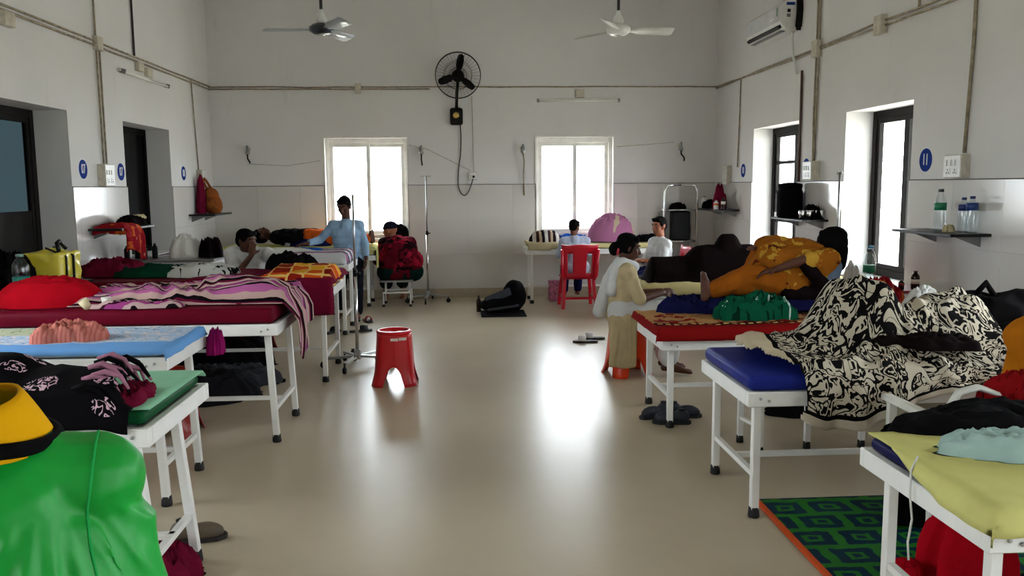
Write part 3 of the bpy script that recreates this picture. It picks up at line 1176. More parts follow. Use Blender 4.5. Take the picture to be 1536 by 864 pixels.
# ------------------------------------------------------------------ bedding, right row
mattress('navy mattress on the nearest right bed', 'navy_rexine', 1.5, 3.4, 2.22, 2.95, 0.62, 0.05)
drape('sheet', 'yellow_sheet', (1.50, 3.4, 2.2, 2.95), 0.674, (0.08, 0, 0.08, 0.0), 'plain yellow sheet on the nearest right bed', 'sheet', wr=0.006, seed=3, n=(70, 40), rag=0.1, ohs=lambda x, y: max(0.02, min(1, (2.84 - y) / 0.42)))
mattress('blue mattress showing at the foot of the black and white blanket', 'blue_rexine', 1.34, 3.35, 3.79, 4.54, 0.63, 0.075)
b2 = bumps(capsh(1.95, 4.25, 2.12, 4.15, 0.17, 0.17, 0.36), capsh(2.12, 4.15, 2.62, 4.2, 0.20, 0.24, 0.24), capsh(2.45, 4.25, 2.62, 4.3, 0.16, 0.14, 0.28), capsh(1.5, 4.2, 1.95, 4.25, 0.2, 0.2, 0.06))
drape('blanket', 'black_white_print', (1.38, 2.78, 3.78, 4.56), 0.708, (0.0, 0.0, 0.26, 0.04), 'black and cream leaf print blanket over raised knees', 'blanket', bump=b2, wr=0.045, wf=3.4, seed=7, n=(150, 80), fold=0.06, rag=0.3,
      ohs=lambda x, y: 0.45 + 0.6 * math.exp(-((x - 1.72) / 0.30) ** 2), cut=lambda u, v: u < 0.05 + 0.10 * (1 + math.sin(v * 6 + 0.6)) * 0.8)
heap('shawl', 'dark_brown_cloth', (2.27, 3.92), 0.80, 0.24, 0.10, 0.07, 'dark brown shawl lying in the folds of the black and cream blanket', 'shawl', seed=90, rot=-0.3)
mattress('dark red mattress under the red and tan blanket', 'maroon_rexine', 1.3, 3.35, 5.32, 6.06, 0.60, 0.06)
drape('blanket', 'red_tan_blanket', (1.27, 2.75, 5.30, 6.08), 0.662, (0.05, 0.0, 0.085, 0.03), 'red and tan blanket with dotted border beside the orange stool', 'blanket', wr=0.012, seed=5, n=(80, 40), rag=0.08, fold=0.01)
drape('sheet', 'navy_cloth', (2.55, 3.3, 5.30, 6.08), 0.668, (0.0, 0.0, 0.10, 0.0), 'navy sheet at the head of the red blanket bed', 'sheet', wr=0.01, seed=6, n=(30, 30))
heap('shawl', 'green_white_print', (1.98, 5.62), 0.68, 0.30, 0.14, 0.17, 'green shawl with white print crumpled on the red and tan blanket', 'shawl', seed=31, amp=0.5)
heap('shawl', 'navy_cloth', (1.72, 5.95), 0.68, 0.28, 0.12, 0.13, 'navy cloth with white edges beside the bare foot', 'cloth', seed=32, amp=0.4)
o = drape('quilt', 'navy_cloth', (1.78, 3.0, 5.78, 6.07), 0.735, (0.03, 0.03, 0.06, 0), 'folded navy quilt under the patient in ochre', 'quilt', wr=0.014, seed=12, n=(50, 20), thick=0.05)
heap('cloth', 'royal_blue_cloth', (2.50, 5.46), 0.682, 0.10, 0.06, 0.05, 'small bright blue cloth on the red and tan blanket', 'cloth', seed=33)
heap('sheet', 'white_pink_check', (2.78, 5.62), 0.682, 0.26, 0.22, 0.12, 'white sheet with crimson print near the bottles', 'sheet', seed=34)
heap('bundle', 'red_orange_print', (3.02, 5.95), 0.682, 0.22, 0.12, 0.22, 'red and orange cloth bundle near the water bottles', 'bundle', seed=35)
mattress('yellow mattress behind the seated woman', 'cream_sheet', 1.64, 3.6, 7.31, 8.04, 0.62, 0.09)
drape('sheet', 'cream_sheet', (1.64, 3.6, 7.31, 8.04), 0.712, (0.06, 0, 0.10, 0), 'pale yellow sheet behind the seated woman', 'sheet', wr=0.012, seed=8, n=(60, 30))
b4 = bumps(capsh(1.75, 7.6, 2.2, 7.65, 0.18, 0.22, 0.20), capsh(2.2, 7.65, 2.75, 7.65, 0.24, 0.27, 0.30), capsh(2.42, 7.65, 2.5, 7.65, 0.16, 0.16, 0.40))
drape('blanket', 'dark_brown_cloth', (1.66, 2.78, 7.36, 8.0), 0.722, (0, 0, 0, 0.05), 'black brown blanket covering a sleeper behind the seated woman', 'blanket', bump=b4, wr=0.012, wf=3, seed=9, n=(70, 44))
heap('blanket', 'wine_cloth', (2.95, 7.65), 0.722, 0.24, 0.25, 0.24, 'wine red cloth at the head of the dark covered sleeper', 'cloth', seed=37)
mattress('cream mattress on the far bed under the right window', 'cream_sheet', 0.92, 2.75, 11.27, 11.95, 0.745, 0.07)
drape('sheet', 'cream_cloth', (0.92, 1.35, 11.27, 11.95), 0.817, (0.03, 0, 0.10, 0), 'beige cloth hanging over the rail of the far right bed', 'sheet', wr=0.008, seed=3, n=(30, 30), cut=lambda u, v: u > 0.32 and v < 0.06)
heap('blanket', 'brown_white_stripe', (1.15, 11.55), 0.825, 0.22, 0.2, 0.17, 'brown and white striped blanket folded on the far right bed', 'blanket', seed=40, amp=0.2)
heap('blanket', 'pink_print', (2.10, 11.62), 0.825, 0.36, 0.22, 0.38, 'pink printed blanket tented over knees below the right window', 'blanket', seed=41, amp=0.12, edge=0.06)
heap('cloth', 'royal_blue_cloth', (1.55, 11.65), 0.825, 0.25, 0.15, 0.10, 'pale blue cloth beside the pink blanket', 'cloth', seed=42)
heap('cloth', 'black_cloth', (2.62, 11.55), 0.825, 0.22, 0.16, 0.09, 'black cloth at the right end of the far right bed', 'cloth', seed=43)
# nearest right bed: piles
heap('jacket', 'black_cloth', (2.10, 2.98), 0.672, 0.56, 0.17, 0.10, 'large black jacket spread along the nearest right bed', 'jacket', seed=44, amp=0.3, edge=0.15)
heap('shirt', 'pale_aqua_cloth', (1.90, 2.62), 0.69, 0.30, 0.13, 0.08, 'pale aqua shirt crumpled on the yellow sheet', 'shirt', seed=45, amp=0.5, rot=-0.35)
heap('shawl', 'red_gold_print', (2.35, 3.22), 0.70, 0.24, 0.14, 0.14, 'red shawl with gold print behind the black jacket', 'shawl', seed=46)
heap('cloth', 'wine_cloth', (-1.28, 3.38), 0.0, 0.20, 0.15, 0.17, 'wine red cloth dropped on the floor by the nearest left bed', 'cloth', seed=47, amp=0.4)
# plastic mat on the floor by the nearest right bed
me_o = drape('floor_mat', 'green_plastic_mat', (1.46, 2.6, 2.4, 4.05), 0.0, (0, 0, 0, 0), 'green and blue woven plastic mat with orange edge on the floor', 'mat', wr=0.001, n=(30, 40), thick=0.004)

for i, (x, y, rgb, l) in enumerate(((-2.20, 5.34, (226, 222, 212), 'small white paper cup beside the red blanket roll'), (-2.29, 5.30, (214, 200, 160), 'small beige paper cup tipped by the red blanket roll'))):
    cp_ = thing('paper_cup', l, 'cup', (x, y, 0.868))
    MB().lathe([(0.022, 0), (0.030, 0.065), (0.028, 0.065), (0.02, 0.004)], (x, y, 0.868), 16, axis=(0, 0, 1) if i == 0 else (-0.5, -0.2, 0.85)).build('cup', plain('paper_%d' % i, rgb, 0.6), cp_)
# ================================================================== wiring and wall fittings
def pipe_run(name, label, paths, r=0.011, mat=None, boxes=(), cat='conduit'):
    p0 = paths[0][0]
    rt = thing(name, label, cat, p0)
    for p in paths:
        MB().tube(p, r, 8).build('pipe', mat or M_COND, rt)
    for (lo, hi) in boxes:
        MB().box(lo, hi).build('junction_box', M_COND2, rt, 0.004)
    return rt


M_COND2 = plain('old_white_plastic', (190, 184, 168), 0.5, var=0.2, scale=20)
ZP = 2.97
xl, xr, yf = XL + 0.016, XR - 0.016, YF - 0.016


def wob(p, q, n, amp, seed):
    p, q = Vector(p), Vector(q)
    out = []
    for i in range(n + 1):
        t = i / n
        v = p.lerp(q, t)
        v.z += amp * nz(t * n * 0.8 + seed, seed)
        out.append(v)
    return out


pipe_run('wall_conduit', 'twin grimy conduits running along the left wall', [wob((xl, 4.6, ZP + 0.02), (xl, yf, ZP + 0.02), 14, 0.012, 1), wob((xl, 4.6, ZP - 0.02), (xl, yf, ZP - 0.02), 14, 0.012, 2)],
         boxes=[((XL, 8.42, ZP - 0.06), (XL + 0.05, 8.55, ZP + 0.07)), ((XL, 6.75, ZP - 0.14), (XL + 0.06, 6.9, ZP - 0.03))])
pipe_run('wall_conduit', 'twin grimy conduits running along the far wall', [wob((XL, yf, ZP + 0.01), (XR, yf, ZP + 0.01), 16, 0.015, 3), wob((XL, yf, ZP - 0.02), (-0.4, yf, ZP - 0.02), 12, 0.006, 4)], 0.009,
         boxes=[((-1.43, YF - 0.05, ZP - 0.08), (-1.35, YF, ZP + 0.06)), ((1.66, YF - 0.05, ZP - 0.14), (1.78, YF, ZP - 0.03))])
pipe_run('wall_conduit', 'twin grimy conduits running along the right wall', [wob((xr, 3.9, ZP + 0.02), (xr, yf, ZP), 14, 0.03, 5), wob((xr, 3.9, ZP - 0.03), (xr, yf, ZP - 0.01), 14, 0.03, 6)],
         boxes=[((XR - 0.06, 8.6, ZP - 0.09), (XR, 8.74, ZP + 0.08)), ((XR - 0.06, 7.28, ZP - 0.09), (XR, 7.42, ZP + 0.07))])
pipe_run('vertical_conduit', 'vertical twin conduit above the switch box on the left pier', [[(xl, 8.46, ZC - .02), (xl, 8.46, 1.84)], [(xl, 8.53, ZP), (xl, 8.53, 1.84)]], 0.010)
pipe_run('vertical_conduit', 'dark vertical cable above the left tube light', [[(xl, 9.42, ZC - .02), (xl, 9.42, ZP + .03)]], 0.012, M_WIRE)
pipe_run('vertical_conduit', 'thin vertical conduit near the far left corner', [[(xl, 11.32, ZP), (xl, 11.45, 1.82)]], 0.008)
pipe_run('vertical_conduit', 'vertical twin conduit on the right pier beside the air conditioner', [[(xr, 8.64, ZC - .02), (xr, 8.64, ZP), (xr, 8.68, 1.83)], [(xr, 8.70, ZC - .02), (xr, 8.70, ZP), (xr, 8.72, 2.3), (xr, 8.70, 1.83)]], 0.011)
pipe_run('vertical_conduit', 'vertical conduit above the switch box beside number 11', [[(xr, 5.98, ZC - .02), (xr, 5.99, 2.6), (xr, 6.03, 1.81)]], 0.013)
pipe_run('vertical_conduit', 'short vertical conduit stub at the top of the right wall', [[(xr, 6.75, ZC - .02), (xr, 6.75, ZP + .02)]], 0.011)
pipe_run('vertical_conduit', 'thin vertical conduit near the far right corner', [[(xr, 11.05, ZP), (xr, 11.12, 1.82)]], 0.009)
pipe_run('drain_hose', 'air conditioner hose running down to the window', [[(xr - 0.05, 9.25, 3.25), (xr - 0.04, 9.23, 3.0), (xr, 9.2, 2.78)]], 0.014, M_WHITEP)
pipe_run('drain_pipe', 'brown pipe beside the far right window', [[(xr, 9.06, 2.80), (xr, 9.06, 1.62)]], 0.014, plain('rust_pipe', (84, 56, 46), 0.6), cat='pipe')
pipe_run('thin_wire', 'thin vertical wire beside the wall fan', [[(0.19, yf, ZP - .12), (0.20, yf, 1.80)]], 0.004, M_COND, cat='wire')
pipe_run('string', 'thin string from the left hook to the left window', [[(-2.95, yf, 1.93), (-2.4, yf, 1.90), (-1.95, yf, 1.97)]], 0.003, M_COND, cat='string')
pipe_run('string', 'thin string sloping down to the socket', [[(-0.7, yf, 2.18), (-0.45, yf, 2.12), (0.15, yf, 1.82)]], 0.003, M_COND, cat='string')
pipe_run('string', 'thin string from the right window to the right hook', [[(2.25, yf, 2.14), (2.7, yf, 2.17), (3.08, yf, 2.2)]], 0.003, M_COND, cat='string')


def tube_light(label, p, q, n):
    p, q, n = Vector(p), Vector(q), Vector(n)
    rt = thing('tube_light', label, 'lamp', (p + q) / 2, 'wall tube lights')
    d = (q - p).normalized()
    up = Vector((0, 0, 1))
    MB().bar(p + n * 0.02, q + n * 0.02, 0.04, 0.035).build('batten', M_WHITEP, rt, 0.004)
    MB().tube([p + n * 0.055 + d * 0.03 - up * .02, q + n * 0.055 - d * 0.03 - up * .02], 0.015, 10).build('tube', M_TUBE, rt)
    for e in (p + d * 0.015, q - d * 0.015):
        MB().bar(e + n * 0.02 - up * .005, e + n * 0.075 - up * .02, 0.025, 0.045).build('end_cap', M_GREYP, rt)
    return rt


M_TUBE = plain('tube_glass', (236, 236, 230), 0.15, var=0.02)
tube_light('white tube light on the far wall above the right window', (1.106, YF, 2.80), (2.287, YF, 2.80), (0, -1, 0))
tube_light('white tube light on the left wall beside the dark shutters', (XL, 8.98, 2.80), (XL, 10.32, 2.80), (1, 0, 0))
for (p_, q_, z_, l_) in ((9.45, 9.60, 2.83, 'grimy white connection box above the left tube light, nearer one'), (9.72, 9.86, 2.80, 'grimy white connection box above the left tube light, farther one')):
    tag(MB().box((XL, p_, z_ + 0.02), (XL + 0.05, q_, z_ + 0.12)).build('connection_box', M_COND2, None, 0.005), l_, 'connection box')


def switch_box(label, c, n, w, h, d, n_sw=3, sock=True):
    """c on the wall; n wall normal"""
    c, n = Vector(c), Vector(n)
    rt = thing('switch_box', label, 'switch box', c, 'surface switch boxes')
    t = Vector((0, 0, 1)).cross(n)
    up = Vector((0, 0, 1))

    def bx(mb, u0, u1, z0, z1, d0, d1):
        vs = []
        for dd in (d0, d1):
            for (u, z) in ((u0, z0), (u1, z0), (u1, z1), (u0, z1)):
                vs.append(c + t * u + up * z + n * dd)
        mb.add(vs, [(3, 2, 1, 0), (4, 5, 6, 7), (0, 1, 5, 4), (1, 2, 6, 5), (2, 3, 7, 6), (3, 0, 4, 7)])
        return mb
    bx(MB(), -w / 2, w / 2, -h / 2, h / 2, 0, d).build('box', M_COND2, rt, 0.004)
    bx(MB(), -w / 2 + .006, w / 2 - .006, -h / 2 + .006, h / 2 - .006, d, d + 0.006).build('face_plate', M_WHITEP, rt, 0.002)
    for i in range(n_sw):
        u = (-0.32 + 0.24 * i) * w
        bx(MB(), u - 0.012, u + 0.012, 0.02 * h, 0.02 * h + 0.045, d + 0.006, d + 0.014).build('switch', M_WHITEP, rt, 0.002)
    if sock:
        for i in range(2):
            u = (-0.2 + 0.4 * i) * w
            so = bx(MB(), u - 0.028, u + 0.028, -0.36 * h, -0.36 * h + 0.05, d + 0.006, d + 0.010).build('socket', M_WHITEP, rt, 0.002)
            for (a, b) in ((0, 0.034), (-0.012, 0.014), (0.012, 0.014)):
                bx(MB(), u + a - 0.004, u + a + 0.004, -0.36 * h + b - 0.004, -0.36 * h + b + 0.006, d + 0.0102, d + 0.0115).build('pin_hole', M_BLACKP, so)
    return rt


switch_box('white switch box between the two 07 signs', (XL, 8.45, 1.73), (1, 0, 0), 0.22, 0.21, 0.07)
switch_box('white switch box above the shelf with the orange bag', (XL, 11.50, 1.73), (1, 0, 0), 0.20, 0.22, 0.07)
switch_box('white switch box above the shelf with the dark pot', (XR, 8.66, 1.73), (-1, 0, 0), 0.22, 0.19, 0.09)
switch_box('white switch box beside the blue number 11', (XR, 6.08, 1.715), (-1, 0, 0), 0.22, 0.17, 0.07)
switch_box('grimy switch box in the far right corner', (XR, 11.52, 1.72), (-1, 0, 0), 0.2, 0.26, 0.06)
sk = switch_box('small white socket on the far wall below the fan', (0.19, YF, 1.74), (0, -1, 0), 0.13, 0.11, 0.03, 1, False)
MB().lathe([(0.018, 0), (0.018, 0.03), (0.01, 0.045)], (0.20, YF - 0.036, 1.73), 10, axis=(0, -1, 0)).build('plug', M_BLACKP, sk)


def text_mesh(body, size, depth):
    cu = bpy.data.curves.new('txt', 'FONT')
    cu.body = body
    cu.size = size
    cu.align_x = 'CENTER'
    cu.align_y = 'CENTER'
    cu.extrude = depth
    cu.offset = size * 0.006
    o = bpy.data.objects.new('txt', cu)
    col.objects.link(o)
    dg = bpy.context.evaluated_depsgraph_get()
    me = bpy.data.meshes.new_from_object(o.evaluated_get(dg))
    bpy.data.objects.remove(o)
    return me


M_SIGNB = plain('sign_blue', (30, 56, 134), 0.8, spec=0.05, var=0.05)
M_SIGNW = plain('sign_white', (232, 234, 238), 0.8, spec=0.05, var=0.03)


def sign(label, num, c, n, r=0.088):
    c, n = Vector(c), Vector(n)
    rt = thing('bed_number_sign', label, 'sign', c, 'round blue bed numbers')
    MB().lathe([(r + 0.008, 0), (r + 0.008, 0.002)], c, 32, axis=n).build('rim', M_SIGNW, rt)
    MB().lathe([(r, 0.002), (r, 0.004)], c, 32, axis=n).build('disc', M_SIGNB, rt)
    me = text_mesh(num, r * 1.2, 0.001)
    t = Vector((0, 0, 1)).cross(n)
    mt = Matrix((t, Vector((0, 0, 1)), n)).transposed().to_4x4()
    mt.translation = c + n * 0.0055
    sc = Matrix.Diagonal((0.8, 1.15, 1, 1))
    me.transform(mt @ sc)
    link('number', me, M_SIGNW, rt)


sign('round blue sign 07 near the dim teal window', '07', (XL, 8.03, 1.78), (1, 0, 0))
sign('round blue sign 07 beside the dark shutters', '07', (XL, 8.90, 1.77), (1, 0, 0))
sign('round blue sign 08 on the far left pier', '08', (XL, 10.87, 1.785), (1, 0, 0))
sign('round blue sign 10 on the far right pier', '10', (XR, 10.92, 1.77), (-1, 0, 0))
sign('round blue sign half hidden by a switch box on the right wall', '11', (XR, 8.90, 1.775), (-1, 0, 0))
sign('round blue sign 11 on the near right pier', '11', (XR, 6.565, 1.775), (-1, 0, 0), 0.092)


def bell(label, x, z, cord, mat=M_BLACKP):
    rt = thing('lamp_holder', label, 'lamp holder', (x, YF, z), 'old lamp holders on the far wall')
    MB().lathe([(0.03, 0), (0.03, 0.02), (0.012, 0.05), (0.012, 0.09)], (x, YF, z + 0.07), 12, axis=(0, -1, 0)).build('base', M_COND2, rt)
    MB().lathe([(0.032, 0), (0.032, 0.03), (0.018, 0.05), (0.014, 0.12)], (x, YF - 0.08, z), 12).build('holder', M_STEEL, rt)
    MB().tube([Vector((x, YF - 0.08, z)) + Vector(c) for c in cord], 0.011, 6).build('cord', mat, rt)


bell('old lamp holder with curled cord left of the left window', -2.93, 2.06, [(0, 0, 0), (0.0, 0, -0.06), (0.03, 0.02, -0.12)])
bell('old lamp holder with black cord right of the left window', -0.53, 2.05, [(0, 0, 0), (0, 0, -0.08), (0.01, 0, -0.16)])
bell('old lamp holder with long cord left of the right window', 0.90, 2.06, [(0, 0, 0), (0.02, 0, -0.12), (0.01, 0.04, -0.3), (0.02, 0.06, -0.6)], M_COND)
bell('old lamp holder with bent cord right of the right window', 3.17, 2.08, [(0, 0, 0), (0.0, 0, -0.05), (0.05, 0.02, -0.10), (0.05, 0.02, -0.15)])

# ------------------------------------------------------------------ wall fan
fx, fy, fz, fr_ = -0.0, YF - 0.28, 3.11, 0.31
rt = thing('wall_fan', 'black wall fan with round wire guard on the far wall', 'fan', (fx, YF, 2.5))
MB().box((fx - 0.12, YF - 0.07, 2.45), (fx + 0.06, YF, 2.69)).build('wall_bracket', M_BLACKP, rt, 0.04, seg=3)
MB().lathe([(0.045, 0), (0.045, 0.012), (0.03, 0.018)], (fx - 0.035, YF - 0.07, 2.585), 14, axis=(0, -1, 0)).build('brass_badge', plain('brass', (196, 168, 96), 0.3, 1.0), rt)
MB().tube([(fx - 0.03, YF - 0.05, 2.66), (fx - 0.02, YF - 0.08, 2.85), (fx, YF - 0.16, 3.08)], 0.022, 10).build('neck', M_BLACKP, rt)
MB().lathe([(0.06, 0), (0.085, 0.03), (0.085, 0.12), (0.05, 0.16)], (fx, YF - 0.10, fz), 18, axis=(0, -1, 0)).build('motor', M_BLACKP, rt)
cg = MB()
for (rr, yy) in ((fr_, 0.0), (fr_, 0.07), (fr_ * 0.62, -0.035), (0.09, -0.05), (fr_ * 0.6, 0.09), (0.12, 0.10)):
    cg.tube([(fx + rr * math.cos(t), fy + yy, fz + rr * math.sin(t)) for t in [2 * math.pi * i / 40 for i in range(40)]], 0.005 if rr == fr_ else 0.0025, 5, closed=True)
for i in range(72):
    t = 2 * math.pi * i / 72
    c_, s_ = math.cos(t), math.sin(t)
    cg.tube([(fx + 0.06 * c_, fy - 0.05, fz + 0.06 * s_), (fx + fr_ * .62 * c_, fy - 0.035, fz + fr_ * .62 * s_), (fx + fr_ * c_, fy, fz + fr_ * s_)], 0.0014, 4, caps=False)
    if i % 2 == 0:
        cg.tube([(fx + fr_ * c_, fy + 0.07, fz + fr_ * s_), (fx + fr_ * .6 * c_, fy + 0.09, fz + fr_ * .6 * s_), (fx + 0.1 * c_, fy + 0.10, fz + 0.1 * s_)], 0.0014, 4, caps=False)
cg.build('guard', M_BLACKP, rt)
MB().lathe([(0.055, 0), (0.055, 0.02), (0.03, 0.03)], (fx, fy - 0.04, fz), 16, axis=(0, -1, 0)).build('guard_cap', M_BLACKP, rt)
for k in range(3):
    a = R(80 + 120 * k)
    mbv, mbf = [], []
    prof = [(0.05, 0.035), (0.12, 0.075), (0.20, 0.085), (0.27, 0.06), (0.285, 0.02)]
    for (rr, w) in prof:
        for sgn in (-1, 1):
            for th in (-0.003, 0.003):
                off = w * sgn * 0.62
                ca, sa = math.cos(a), math.sin(a)
                mbv.append((fx + rr * ca - off * sa, fy + 0.02 + sgn * w * 0.30 + th, fz + rr * sa + off * ca))
    for i in range(len(prof) - 1):
        b = i * 4
        for (p, q) in ((0, 2), (3, 1), (2, 3), (1, 0)):
            mbf.append((b + p, b + q, b + 4 + q, b + 4 + p))
    MB().add(mbv, mbf, 0, True).build('blade', M_BLACKP, rt)
cb = thing('power_cord', 'dark cord looping from the wall fan to the socket', 'cord', (0.03, YF, 2.45))
pts = [(0.02, yf - .01, 2.46), (0.03, yf, 2.3), (0.02, yf, 2.05), (-0.01, yf, 1.85), (-0.02, yf - .01, 1.62), (0.02, yf - .02, 1.50), (0.08, yf - .02, 1.47), (0.14, yf - .02, 1.55), (0.19, yf - .03, 1.70)]
cu = []
for i in range(len(pts) - 1):
    for j in range(4):
        t = j / 4
        P = [Vector(pts[max(0, min(len(pts) - 1, i + k - 1))]) for k in range(4)]
        cu.append(0.5 * ((2 * P[1]) + (-P[0] + P[2]) * t + (2 * P[0] - 5 * P[1] + 4 * P[2] - P[3]) * t * t + (-P[0] + 3 * P[1] - 3 * P[2] + P[3]) * t ** 3))
cu.append(Vector(pts[-1]))
MB().tube(cu, 0.008, 6).build('cord', M_WIRE, cb)


# ------------------------------------------------------------------ ceiling fans
def ceiling_fan(label, x, y, z, hubmat, blademat, angs, R_=0.60):
    rt = thing('ceiling_fan', label, 'ceiling fan', (x, y, z), 'ceiling fans')
    MB().tube([(x, y, ZC), (x, y, z + 0.17)], 0.016, 10).build('down_rod', M_WIRE, rt)
    MB().lathe([(0.02, 0.05), (0.045, 0.06), (0.06, 0.10), (0.025, 0.17), (0.02, 0.20)], (x, y, z), 18).build('canopy', M_WHITEP, rt)
    MB().lathe([(0.02, -0.055), (0.08, -0.05), (0.125, -0.02), (0.13, 0.02), (0.09, 0.05), (0.03, 0.065)], (x, y, z), 28).build('motor', hubmat, rt)
    MB().lathe([(0.03, -0.064), (0.045, -0.056)], (x, y, z), 16).build('hub_cap', M_CHROME, rt)
    for a in angs:
        a = R(a)
        d, w = Vector((math.cos(a), math.sin(a), 0)), Vector((-math.sin(a), math.cos(a), 0))
        c = Vector((x, y, z))
        vs, fs = [], []
        prof = [(0.10, 0.025), (0.17, 0.035), (0.22, 0.062), (0.45, 0.068), (R_ - 0.03, 0.072), (R_, 0.05)]
        for (rr, hw) in prof:
            for sg in (-1, 1):
                for th in (0, 0.006):
                    vs.append(c + d * rr + w * (hw * sg) + Vector((0, 0, th - 0.005 + -sg * hw * 0.38)))
        for i in range(len(prof) - 1):
            b = i * 4
            for (p, q) in ((0, 2), (3, 1), (2, 3), (1, 0)):
                fs.append((b + p, b + q, b + 4 + q, b + 4 + p))
        n_ = (len(prof) - 1) * 4
        fs += [(0, 1, 3, 2), (n_, n_ + 2, n_ + 3, n_ + 1)]
        MB().add(vs, fs, 0, True).build('blade', blademat, rt)


M_FANB = plain('fan_blade', (176, 182, 188), 0.3)
ceiling_fan('ceiling fan with dark motor hanging on the left side', -1.40, 9.1, 3.22, plain('fan_hub_dark', (34, 38, 48), 0.3), M_FANB, (178, 68, -58))
ceiling_fan('ceiling fan with white motor hanging on the right side', 1.70, 9.1, 3.22, M_WHITEP, plain('fan_blade_pale', (196, 194, 188), 0.35), (5, 128, -112))

# ------------------------------------------------------------------ air conditioner
rt = thing('air_conditioner', 'white split air conditioner high on the right wall', 'air conditioner', (XR, 9.72, 3.23))
ya, yb, za, zb, dp = 9.18, 10.28, 3.24, 3.55, 0.23
MB().prism([(XR, za), (XR, zb), (XR - dp * 0.7, zb), (XR - dp, zb - 0.05), (XR - dp, za + 0.10), (XR - dp * 0.72, za + 0.01), (XR - dp * 0.5, za)][::-1], 'y', ya, yb).build('body', M_WHITEP, rt, 0.01, seg=2)
MB().prism([(XR - dp - 0.004, zb - 0.05), (XR - dp - 0.004, za + 0.10), (XR - dp - 0.001, za + 0.10), (XR - dp - 0.001, zb - 0.05)], 'y', ya + 0.02, yb - 0.02).build('front_panel', plain('ac_panel', (206, 208, 212), 0.25), rt)
MB().bar((XR - dp * 0.88, ya + 0.05, za + 0.052), (XR - dp * 0.88, yb - 0.05, za + 0.052), 0.035, 0.05, up=(0.7, 0, 0.7)).build('air_outlet', M_BLACKP, rt)
MB().bar((XR - dp * 0.72, ya + 0.08, za + 0.004), (XR - dp * 0.72, yb - 0.08, za + 0.004), 0.05, 0.01).build('louver', M_GREYP, rt)
MB().box((XR - 0.05, ya - 0.012, za), (XR, ya, zb)).build('end_gasket', M_BLACKP, rt)
MB().tube([(XR - 0.03, ya - 0.03, zb + 0.02), (XR - 0.03, ya - 0.05, zb - 0.1), (XR - 0.035, ya - 0.03, za + 0.03)], 0.035, 10).build('pipe_wrap', M_BLACKP, rt)
MB().box((XR - 0.15, ya - 0.003, zb - 0.12), (XR - 0.115, ya, zb - 0.085)).build('sticker', M_BLACKP, rt)
MB().box((XR - 0.155, ya - 0.003, zb - 0.17), (XR - 0.115, ya, zb - 0.135)).build('sticker', M_GREYP, rt)
MB().box((XR - 0.16, ya - 0.003, zb - 0.045), (XR - 0.07, ya, zb - 0.015)).build('sticker', M_SIGNB, rt)
MB().box((XR - dp - 0.006, ya + 0.06, zb - 0.15), (XR - dp - 0.0035, ya + 0.10, zb - 0.06)).build('energy_label', plain('label_green', (90, 130, 100), 0.4), rt)
MB().box((XR - dp - 0.006, ya + 0.16, zb - 0.17), (XR - dp - 0.0035, ya + 0.30, zb - 0.155)).build('badge', M_SIGNW, rt)

# ------------------------------------------------------------------ wall shelves
M_SHELF = plain('black_stone_shelf', (24, 23, 23), 0.35, spec=0.25)


def shelf(label, s, y0, y1, z, d=0.3):
    xw = XL if s < 0 else XR
    xo = xw - s * d
    rt = thing('wall_shelf', label, 'shelf', (xw, (y0 + y1) / 2, z), 'black stone wall shelves')
    MB().box((min(xw, xo), y0, z - 0.022), (max(xw, xo), y1, z)).build('slab', M_SHELF, rt, 0.003)
    for y in (y0 + 0.12, y1 - 0.12):
        m = MB()
        m.prism([(xw, z - 0.022), (xw, z - 0.10), (xw - s * 0.02, z - 0.10), (xw - s * 0.20, z - 0.03), (xw - s * 0.20, z - 0.022)], 'y', y - 0.004, y + 0.004)
        m.build('bracket', M_GREYP, rt)


shelf('black shelf with the red cloth on the left pier', -1, 8.02, 8.86, 1.235, 0.32)
shelf('black shelf with the orange bag near the far left corner', -1, 10.95, 11.75, 1.27, 0.34)
shelf('black shelf with medicines in the far right corner', 1, 11.0, 11.9, 1.26, 0.34)
shelf('black shelf with the dark pot beside the far right window', 1, 8.28, 9.15, 1.235, 0.28)
shelf('black shelf with water bottles below number 11', 1, 5.66, 6.46, 1.24, 0.31)
shelf('shelf just entering the frame on the right edge', 1, 4.30, 4.86, 0.92, 0.25)


# ------------------------------------------------------------------ bottles
M_PET = mat_glass('clear_plastic_bottle', (0.90, 0.94, 0.95, 1), 0.14, 0.08)
M_WATER = mat_glass('water', (0.88, 0.93, 0.95, 1), 0.05, 0.02)


def bottle(label, x, y, z, r, h, lab=None, cap=(40, 110, 100), body=None, lz=(0.45, 0.68), name='water_bottle', group='bottles'):
    rt = thing(name, label, 'bottle', (x, y, z), group)
    m = MB().lathe([(r * 0.9, 0), (r, 0.012), (r, h * 0.12), (r * 0.95, h * 0.15), (r, h * 0.18), (r, h * 0.66), (r * 0.92, h * 0.74), (r * 0.55, h * 0.86), (r * 0.36, h * 0.91), (r * 0.36, h * 0.94)], (x, y, z), 18)
    m.build('body', body or M_PET, rt)
    MB().lathe([(r * 0.45, h * 0.93), (r * 0.45, h)], (x, y, z), 14).build('cap', plain('cap_%d_%d_%d' % cap, cap, 0.4), rt)
    if lab:
        MB().lathe([(r * 1.015, h * lz[0]), (r * 1.015, h * lz[1])], (x, y, z), 18).build('label_band', plain('label_%d_%d_%d' % lab, lab, 0.4), rt)
    return rt


